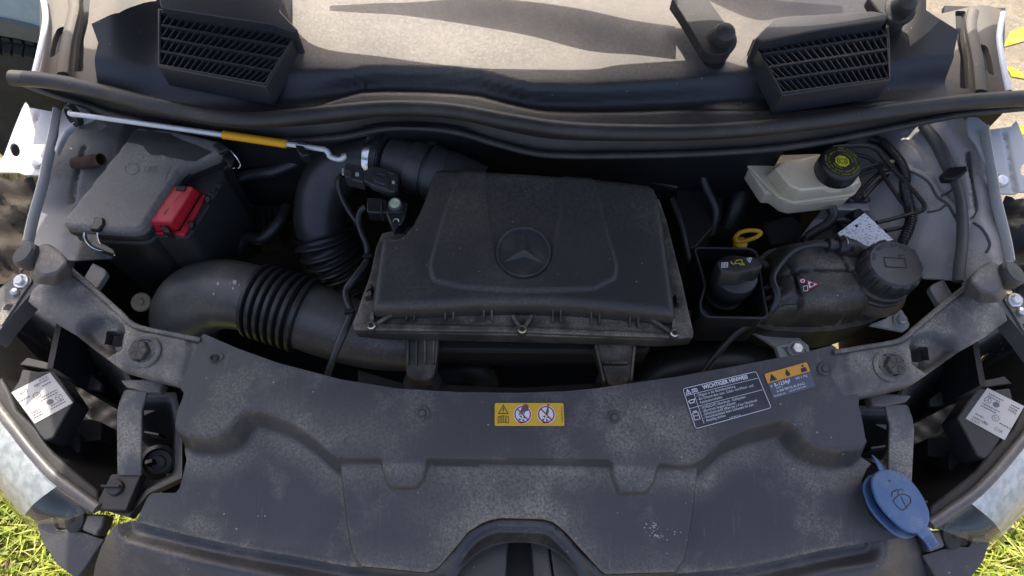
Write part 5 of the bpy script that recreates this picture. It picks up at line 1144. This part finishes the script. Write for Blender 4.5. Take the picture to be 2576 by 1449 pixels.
# ================================================================== brake hydraulic unit, lines and loom
hu = thing('brake_hydraulic_unit', 'dusty aluminium brake hydraulic block under the reservoir', 'hydraulic unit', W((2130, 540), .8))
slab('block', zA((965, 868), (1100, 790), (1500, 790), (1552, 868), (1500, 885)), .935, .085, M['alu'], hu, bev=.003)
slab('cover_plate', zA((960, 885), (1060, 900), (1050, 1010), (840, 1120), (740, 1170), (720, 1180), (850, 1010)), .90, .05, M['alu'], hu, bev=.002)
slab('control_box', zA((730, 1190), (1060, 1010), (1180, 1010), (1240, 1180), (1100, 1260), (800, 1250)), .89, .06, M['black'], hu, bev=.004)
for x, y in ((1280, 770), (1440, 765), (1360, 730)):
    lathe('line_nut', W(zA((x, y))[0], .938), (0, 0, 1), [(.0075, 0), (.0075, .007), (.004, .009), (0, .009)], M['cable'], hu, seg=6, smooth=20)
lathe('port', W(zA((1350, 935))[0], .925), (.3, -.5, .7), [(.012, -.02), (.012, .006), (.006, .008), (0, .008)], M['matt'], hu, seg=20)
L_ = [([(1080, 175), (1250, 158), (1480, 160), (1580, 200), (1650, 290), (1740, 390), (1900, 560), (2060, 740), (2118, 830), (2080, 890), (1950, 925), (1750, 980), (1580, 1020)], 1.0, 'long black brake line bent around the convoluted loom, upper bend'),
      ([(1290, 242), (1450, 280), (1540, 330), (1620, 430), (1720, 590), (1850, 770), (1960, 890), (2015, 960), (1985, 1030), (1880, 1070), (1680, 1112)], .985, 'long black brake line bent around the convoluted loom, lower bend'),
      ([(1330, 460), (1400, 420), (1500, 388), (1600, 362), (1640, 372), (1590, 410), (1480, 445), (1360, 510)], 1.005, 'short black brake line looping close to the reservoir cap'),
      ([(1690, 330), (1765, 395), (1740, 420), (1620, 455), (1520, 540), (1420, 650), (1320, 750)], .99, 'black brake line sloping down to the nearest port of the hydraulic block'),
      ([(1430, 745), (1540, 625), (1650, 520), (1760, 475), (1770, 505), (1680, 600), (1580, 700), (1490, 785)], .975, 'black brake line folded in a tight hairpin above the hydraulic block')]
for q, z, lab in L_:
    bl = thing('brake_line', lab, 'brake line', W(zA(q[-1])[0], z-.05), 'brake lines')
    n = len(q); tube('line', [W(v, lambda x, y, zz=z-(.04*(k/(n-1)) if n < 9 else .02*(k/(n-1))): max(zz, float(hwR(x, y))+.008) if n > 9 else zz) for k, v in enumerate(zA(*q))], .0037, M['black'], bl, seg=10)
cl_ = thing('convoluted_loom', 'ribbed black cable conduit curving behind the brake lines', 'conduit', W(zA((1860, 1270))[0], .85))
tube('conduit', [W(v, lambda x, y, zz=z: max(zz, float(hwR(x, y))+.010)) for v, z in zip(zA((1500, 70), (1640, 120), (1760, 235), (1860, 370), (1900, 500), (1895, 620), (1925, 760), (1955, 900), (1955, 1030), (1915, 1150), (1850, 1280)), [.97, .965, .96, .955, .95, .945, .94, .935, .93, .925, .92])], .0085, M['black'], cl_, seg=14, n=40, rfun=lambda s: 1+.10*(1 if (s*1000) % 5 < 2.6 else -1), smooth=70)
for k, (x, y) in enumerate(((1755, 325), (1925, 750))):
    slab('pale_clip', zA((x-55, y+12), (x-10, y-22), (x+45, y-18), (x+30, y+14), (x-20, y+35)), .985-.02*k, .008, M['pale'], cl_, bev=.002)
wp = thing('spattered_plate', 'white plate spattered with black flecks behind the coolant tank', 'plate', W(zA((1450, 1100))[0], .95))
pq = zA((1142, 1137), (1445, 908), (1872, 1312), (1800, 1330), (1500, 1330), (1230, 1260))
hol = [zA((1355+20*math.cos(-a), 1055+18*math.sin(-a)))[0] for a in [k*.5236 for k in range(12)]]
slab('sheet', pq, .982, .0025, M['speck'], wp, bev=.0006, holes=[hol])
hk = thing('taped_loom', 'taped black wiring loom beside the hydraulic block', 'wiring', W(zA((1080, 950))[0], .9))
tube('loom', [W(v, z) for v, z in zip(zA((1060, 850), (1085, 900), (1085, 960), (1020, 1040), (920, 1100), (800, 1180)), [.96, .957, .953, .945, .935, .92])], .009, M['hose'], hk, seg=12)
tube('loom_branch', [W(v, z) for v, z in zip(zA((1095, 990), (1150, 990), (1230, 1000), (1280, 1030)), [.95, .95, .95, .955])], .006, M['hose'], hk, seg=10)
# ================================================================== washer filler
wf = thing('washer_filler', 'blue oval windscreen washer filler cap with strap and tab', 'cap', W((2230, 1280), .8))
HWc = lambda x, y: (lambda p: .925-.42*(x-p.x)-.28*(y-p.y))(P(2264, 1259, .925))
cap_o = fil(t22((1425, 760), (1432, 700), (1470, 655), (1540, 638), (1620, 652), (1700, 700), (1770, 775), (1830, 870), (1865, 960), (1870, 1020), (1855, 1075), (1820, 1110), (1760, 1130), (1690, 1110), (1620, 1060), (1530, 970), (1465, 880)), 12)
kp = slab('cap', cap_o, HWc, .007, M['blue'], wf, bev=.003, seg=3)
slab('strap', t22((1490, 660), (1450, 570), (1425, 532), (1440, 536), (1480, 575), (1525, 645)), lambda x, y: HWc(x, y)-.002, .004, M['blue'], wf, bev=.001)
slab('tab', fil(t22((1765, 1120), (1850, 1070), (1895, 1140), (1942, 1215), (1868, 1252), (1835, 1190), (1795, 1150)), 4), lambda x, y: HWc(x, y)-.002, .005, M['blue'], wf, bev=.0015)
for k in range(4):
    slab('tab_ridge', t22((1830+k*18, 1165+k*20), (1885+k*14, 1140+k*20), (1890+k*14, 1147+k*20), (1835+k*18, 1172+k*20)), lambda x, y: HWc(x, y)+.0, .003, M['blue'], wf, bev=.0006)
nb = [Vector((p.x-.004, p.y-.003, p.z-.012)) for p in (W(v, HWc) for v in cap_o)]
cn = sum(nb, Vector())/len(nb)
loft('neck', [[cn+(p-cn)*.72+Vector((-.0, -.0, -.10)) for p in nb], [cn+(p-cn)*.80+Vector((.001, .001, .003)) for p in nb]], M['black'], wf)
loft('lower_ring', [[cn+(p-cn)*1.02+Vector((-.003, -.002, -.006)) for p in nb], [cn+(p-cn)*1.02+Vector((-.002, -.001, -.002)) for p in nb]], M['blue'], wf, bev=.001)
wq = Print(*t22((1560, 740), (1760, 820), (1760, 960), (1560, 940)), HWc, wf, lift=.0006)
sy_ = [t22(*a) for a in (((1588, 885), (1615, 850), (1660, 832), (1690, 838), (1712, 850)), ((1588, 885), (1628, 935), (1665, 952)), ((1712, 850), (1722, 890), (1708, 910)), ((1665, 952), (1690, 930), (1708, 910)), ((1648, 850), (1675, 910), (1695, 940)), ((1578, 850), (1580, 820), (1595, 806)), ((1600, 815), (1610, 795), (1625, 805), (1625, 835)), ((1628, 805), (1645, 790), (1662, 806)))]
for a in sy_: tube('washer_symbol', [W(v, lambda x, y: HWc(x, y)+.0002) for v in a], .0008, M['pdark'], kp, seg=6, n=2)
lathe('vent_hole', W(t22((1562, 732))[0], lambda x, y: HWc(x, y)+.0003), (.38, .25, 1), [(.0022, 0), (.0018, .0003), (0, .0003)], M['pdark'], kp, seg=10)
# ================================================================== headlamps with straps and lower brackets
hl = thing('headlamp', 'headlamp with silver bezel shining in the sun beside the grass', 'headlamp', (-.72, .25, .6), 'headlamps')
I_ = [(-60, 960), (-20, 1008), (30, 1072), (80, 1136), (135, 1196), (190, 1238), (246, 1279)]
hous = [(-60, 765), (60, 745), (190, 830), (310, 925), (345, 985), (440, 985), (455, 1060), (455, 1200), (370, 1240), (320, 1300), (246, 1279), (190, 1238), (135, 1196), (80, 1136), (30, 1072), (-20, 1008), (-60, 960)]
hedge = [(p.x, p.y) for p in (W(v, .85) for v in hous)]
def h_h(x, y):
    x = np.asarray(x, float); y = np.asarray(y, float); s = sd(hedge, x, y)
    return .845-.14*ss(.008, .07, s)+.008*np.sin(x*55)*np.sin(y*60)*ss(.02, .06, s)
holes_ = [zF((592, 900), (662, 966), (580, 1016)), zF((145, 610), (175, 602), (245, 632), (420, 715), (525, 655), (440, 735), (505, 738), (470, 752), (400, 735), (230, 650), (150, 640))]
panel('housing', hous, h_h, M['black'], hl, step=.006, holes=[rev(h, lambda x, y: .73, lambda x, y: .85) for h in holes_], skirt=.02, base=lambda x, y: .85)
tube('lens_rim', [W(v, .862) for v in I_], .009, M['duct'], hl, seg=12, flat=.8)
O_ = [(-110, 1110), (-60, 1172), (-5, 1234), (35, 1278), (65, 1312), (95, 1335), (150, 1322)]
ia = rs(cr([W(v, .862) for v in I_], 6), 40); oa = rs(cr([W(v, .74) for v in O_], 6), 40)
def between(t, bulge): return [a*(1-t)+b*t+Vector((-.55, -.45, .6)).normalized()*bulge*4*t*(1-t) for a, b in zip(ia, oa)]
bz = [between(t, .018)[:31] for t in (.02, .14, .28, .42, .56, .70, .82)]
rg_ = np.random.default_rng(2)
bz = [[p+Vector((0, 0, rg_.normal()*.0012)) for p in r_] for r_ in bz]
loft('bezel', bz, M['reflector'], hl, close=False, cap=(False, False), smooth=60)
ln = loft('lens', [between(t, .032) for t in (0, .15, .3, .45, .6, .75, .9, 1)], M['lens'], hl, close=False, cap=(False, False), smooth=60)
so = ln.modifiers.new('thick', 'SOLIDIFY'); so.thickness = .003
loft('lower_shell', [[p+Vector((.0, .0, -.02)) for p in ia], [p*.5+q*.5+Vector((.02, .02, -.03)) for p, q in zip(ia, oa)], [p+Vector((.006, .006, -.004)) for p in oa]], M['black'], hl, close=False, cap=(False, False))
slab('inner_block', fil(t02((400, 430), (520, 330), (600, 375), (605, 500), (545, 588), (470, 510)), 3), .79, .05, M['matt'], hl, bev=.002)
slab('inner_block', fil(t02((560, 262), (690, 262), (770, 290), (760, 420), (620, 440), (600, 372), (510, 330)), 4), .775, .05, M['black'], hl, bev=.006)
slab('inner_block', zF((275, 1052), (610, 1135), (590, 1200), (320, 1150), (190, 1130)), .80, .03, M['matt'], hl, bev=.002)
slab('inner_block', zF((890, 1010), (985, 970), (1140, 1110), (1130, 1250), (960, 1225), (880, 1215)), .80, .05, M['black'], hl, bev=.002)
slab('bracket_rail', zF((640, 1270), (940, 1230), (1040, 1320), (1020, 1390), (870, 1370), (640, 1310)), .825, .012, M['matt'], hl, bev=.002)
lathe('bulb_cover', W(t02((1195, 590))[0], .80), (.3, -.3, .9), [(.03, -.03), (.03, 0), (.024, .004), (.020, -.004), (.012, -.004), (.011, .004), (0, .004)], M['black'], hl, seg=32)
for q in (((1080, 180), (1190, 150), (1200, 190), (1085, 240)), ((1085, 350), (1200, 370), (1200, 390), (1085, 370)), ((1090, 575), (1150, 560), (1150, 590), (1090, 610)), ((1230, 90), (1370, 130), (1365, 165), (1230, 130))):
    slab('stiffener', t02(*q), .82, .03, M['black'], hl, bev=.001)
zL = Z(0, 894.4, .14107); zR = Z(2363.9, 945.6, .12347)
HLb = lambda x, y: .868+.05*(y-.3)
bx_ = slab('ballast_box', fil(zL((200, 640), (330, 450), (390, 240), (680, 292), (880, 268), (985, 300), (1322, 800), (1290, 860), (1130, 1130), (940, 1470), (800, 1520), (700, 1420)), 6), HLb, .05, M['matt'], hl, bev=.003)
slab('shroud', t02((0, -60), (70, 60), (120, 190), (270, 330), (400, 520), (600, 690), (740, 800), (745, 900), (420, 720), (200, 520), (60, 300), (-60, 120)), .852, .02, M['matt'], hl, bev=.004)
stp = slab('strap', fil(t02((945, 40), (1110, 52), (1095, 110), (1068, 200), (1064, 690), (884, 690), (880, 220), (900, 130)), 5), lambda x, y: .93-.55*max(0., min(.12, W((330, 990), .93).y-y)), .006, M['slam'], hl, bev=.0015)
pb = slab('strap_foot', fil(t02((840, 680), (1068, 672), (950, 952), (705, 945)), 4), .862, .02, M['matt'], hl, bev=.002)
kc2 = W(t02((872, 778))[0], .864)
lathe('twist_fastener', kc2, (0, -.1, 1), [(.013, 0), (.013, .003), (.011, .005), (0, .005)], M['matt'], pb, seg=28)
mk('fastener_grip', [kc2+Vector(q) for q in ((-.019, -.002, .004), (.011, -.002, .004), (.011, .002, .004), (-.019, .002, .004), (-.019, -.0015, .010), (.011, -.0015, .012), (.011, .0015, .012), (-.019, .0015, .010))], [(0, 1, 2, 3), (7, 6, 5, 4), (0, 4, 5, 1), (1, 5, 6, 2), (2, 6, 7, 3), (3, 7, 4, 0)], M['matt'], pb, smooth=0, bev=.0006)
lk = slab('strap_latch', t02((905, -30), (1120, -40), (1240, -10), (1200, 60), (1110, 60), (950, 20)), .935, .02, M['slam'], hl, bev=.003)
bk = thing('bumper_bracket', 'grey plastic bumper bracket with round screw by the sunlit headlamp', 'bracket', (-.68, .1, .6), 'bumper brackets')
slab('bracket', fil(t02((272, 1040), (400, 1005), (430, 1100), (520, 1095), (600, 1110), (785, 1172), (660, 1360), (575, 1470), (430, 1360), (320, 1200)), 5), lambda x, y: .80+.25*(y-P(150, 1380, .8).y), .05, M['cover'], bk, bev=.004, grow=.03)
slab('arm', fil(t02((400, 1010), (480, 975), (640, 980), (800, 985), (760, 1070), (730, 1150), (600, 1110), (430, 1090)), 5), .80, .03, M['matt'], bk, bev=.004)
slab('block', t02((650, 985), (800, 985), (770, 1070), (720, 1145), (615, 1100)), .818, .03, M['duct'], bk, bev=.003)
q = W(t02((560, 1020))[0], .815)
lathe('screw_head', q, (-.35, -.2, .9), [(.021, -.006), (.021, 0), (.015, .003), (.012, .004), (.005, .003), (.004, .001), (0, .001)], M['matt'], bk, seg=32)
lathe('screw_recess', q, (-.35, -.2, .9), [(.005, .0032), (.004, .0042), (0, .0042)], M['deep'], bk, seg=8)
hr = mirror_thing(hl, 'headlamp with silver bezel beside the blue washer cap'); mirror_thing(bk, 'grey plastic bumper bracket with round screw by the blue washer cap')
def lamp_label(pr, parent, mir):
    f = pr.field('type_label', M['stkwhite'], .03); a = pr.asp
    def tx(s, x, y, sz, **k): pr.text('line_of_text', s, x, y, sz, M['pgrey'], 2, f, **k)
    rows = [(.10, .86, .34), (.10, .79, .3), (.10, .55, .42), (.10, .48, .36), (.62, .86, .22), (.62, .79, .2), (.62, .3, .26), (.1, .22, .2), (.1, .12, .34)]
    bars = []; rr_ = random.Random(11)
    for x, y, w_ in rows:
        cx = x
        while cx < x+w_:
            l_ = rr_.uniform(.015, .05); bars.append([(cx, y), (min(cx+l_, x+w_), y), (min(cx+l_, x+w_), y+.035), (cx, y+.035)]); cx += l_+.012
    pr.multi('small_print', bars, M['pgrey'], 1, f)
    pr.multi('maker_star', stroke(circ(.16, .70, .075, 18), .012, True)+stroke([(.16, .70), (.16, .77)], .014)+stroke([(.16, .70), (.10, .66)], .014)+stroke([(.16, .70), (.22, .66)], .014), M['pgrey'], 1, f)
    pr.poly('round_logo', circ(.36, .70, .075, 18), M['pgrey'], 1, f)
    pr.multi('approval_mark', stroke(circ(.50, .38, .075, 18), .014, True), M['pgrey'], 1, f); tx('E1', .455, .35, .085)
    tx('HAL', a-.26, .70, .11); tx('DIR', a-.30, .10, .12); tx('XXX', .08, .03, .10); tx('X', .32, .1, .13)
lamp_label(Print(*zL((1300, 845), (620, 1215), (205, 660), (895, 305)), lambda x, y: HLb(x, y)+.0005, hl), hl, False)
lamp_label(Print(*zR((970, 245), (1718, 620), (1320, 1310), (525, 870)), lambda x, y: HLb(x, y)+.0005, hr), hr, True)
# ================================================================== dark odds and ends deep in the bay
def deep_hose(name, lab, q, zs, r_, mat='deep'):
    t_ = thing(name, lab, 'hose', W(q[-1], zs[-1]-.02)); tube('hose', [W(v, z) for v, z in zip(q, zs)], r_, M[mat], t_, seg=16); return t_
deep_hose('radiator_hose', 'black radiator hose deep in front of the air filter feet', [(1090, 960), (1150, 935), (1190, 930), (1220, 960), (1210, 1010)], [.74, .76, .77, .75, .70], .028, 'matt')
deep_hose('radiator_hose', 'wide dark duct below the hose beside the oil filler tray', [(1600, 980), (1680, 935), (1780, 915), (1880, 920), (1960, 960)], [.76, .79, .80, .79, .76], .045, 'black')
deep_hose('heater_hose', 'dark heater hose behind the red terminal cover', [(600, 560), (660, 470), (720, 410), (800, 380)], [.80, .82, .84, .85], .022)
deep_hose('heater_hose', 'dark heater hose below the elbow hose', [(600, 640), (640, 560), (700, 500), (770, 450)], [.72, .74, .76, .78], .026)
deep_hose('booster_hose', 'corrugated dark hose left of the brake fluid reservoir', [(1860, 420), (1870, 470), (1850, 520), (1830, 570)], [.90, .89, .87, .84], .022, 'black')
deep_hose('filler_bellows', 'small black bellows hose beside the oil filler tray', [(1740, 770), (1765, 800), (1800, 830)], [.90, .89, .88], .026, 'black')
ec = thing('engine_cover', 'dark engine cover behind the oil filler tray', 'cover', W((1760, 560), .8))
slab('cover', fil(t21((-40, -120), (180, -60), (310, 60), (300, 190), (95, 425), (0, 430), (-60, 100)), 6), .90, .10, M['black'], ec, bev=.006)
slab('engine_block', t21((-500, -300), (900, -300), (900, 500), (0, 500), (-500, 300)), .72, .08, M['deep'], ec, bev=.01)
mt = thing('plastic_nut', 'pale round plastic nut in the dark gap behind the slam panel arm', 'nut', W((355, 760), .84))
c = W(t01((1068, 832))[0], .86)
lathe('flange', c, (.1, -.3, .9), [(.011, -.010), (.0165, -.002), (.018, .002), (.016, .004), (.006, .003), (.005, .006), (0, .006)], M['pale'], mt, seg=32)
lathe('stud', c, (.1, -.3, .9), [(.010, -.06), (.010, -.006)], M['cable'], mt, seg=16)
# pale splashes on the intake elbow
def flecks():
    q = []; rng = random.Random(3); vs = []; fs = []
    from mathutils.bvhtree import BVHTree
    el = [o for o in du.children if o.name.startswith('elbow')][0]
    bv = BVHTree.FromPolygons([v.co for v in el.data.vertices], [p.vertices[:] for p in el.data.polygons])
    for x, y, r_ in ((1645, 690, 15), (1770, 680, 18), (1760, 725, 10), (1805, 702, 6), (1845, 710, 9), (1612, 768, 10), (1735, 690, 5), (1830, 745, 4), (1615, 740, 4), (1860, 790, 5), (1900, 760, 4)):
        k = len(vs); a0 = rng.uniform(0, 6); ok = []
        for j in range(10):
            a = a0+j*.628; rad = r_*rng.uniform(.75, 1.2); v = t01((x+rad*math.cos(a)*.8, y+rad*math.sin(a)*1.1))[0]
            loc, nor, _, _ = bv.ray_cast(CAM, ray(*v))
            if loc is not None: ok.append(loc-ray(*v).normalized()*.0012)
        if len(ok) > 4: vs += ok; fs.append(list(range(k, k+len(ok))))
    if fs: mk('paint_flecks', vs, fs, M['stkwhite'], du, smooth=0, weld=False, kind='stuff')
flecks()
# ---- more shapes in the shade of the bay
deep_hose('wiring_harness', 'black wiring harness behind the fuse box clip', [(560, 470), (620, 440), (690, 430), (760, 400)], [.93, .94, .95, .96], .011, 'hose')
deep_hose('wiring_harness', 'black wiring harness bundle beside the terminal base', [(590, 640), (620, 600), (660, 600), (700, 560), (722, 520)], [.84, .86, .87, .88, .88], .012, 'hose')
deep_hose('vacuum_hose', 'thin black vacuum hose behind the air filter lid', [(1180, 400), (1320, 405), (1480, 420), (1600, 445), (1700, 470)], [.93, .94, .94, .93, .91], .007, 'hose')
deep_hose('vacuum_hose', 'thin black hose dropping beside the reservoir', [(1760, 420), (1775, 470), (1800, 530), (1790, 590)], [.95, .93, .91, .88], .008, 'hose')
deep_hose('fuel_line', 'pair of slim dark lines right of the air filter box', [(1690, 500), (1712, 560), (1730, 640), (1745, 720)], [.93, .92, .90, .88], .006, 'hose')
def deep_box(name, lab, cat, q, z, th_, mat):
    b_ = thing(name, lab, cat, W(q[0], z-th_)); slab('housing', fil(q, 5), z, th_, M[mat], b_, bev=.004); return b_
b_ = deep_box('connector_block', 'dark connector block between the fuse box and the bellows hose', 'connector', [(630, 520), (690, 500), (715, 540), (700, 590), (640, 600)], .82, .06, 'matt')
for k in range(4): slab('pin_row', [(640+k*16, 530-k*3), (650+k*16, 527-k*3), (655+k*16, 575-k*3), (645+k*16, 578-k*3)], .828, .012, M['hose'], b_, bev=.001)
deep_box('bracket_plate', 'dull metal bracket deep behind the air filter lid', 'bracket', [(1660, 440), (1740, 430), (1770, 470), (1700, 500)], .88, .02, 'cable')
deep_box('pump_housing', 'dark pump housing below the brake fluid reservoir', 'pump', [(1920, 560), (1990, 540), (2030, 570), (2010, 610), (1940, 615)], .86, .06, 'matt')
deep_box('fan_shroud', 'black fan shroud edge below the air filter feet', 'shroud', [(900, 930), (1010, 962), (1300, 975), (1640, 955), (1640, 985), (1300, 1010), (900, 985)], .84, .05, 'black')
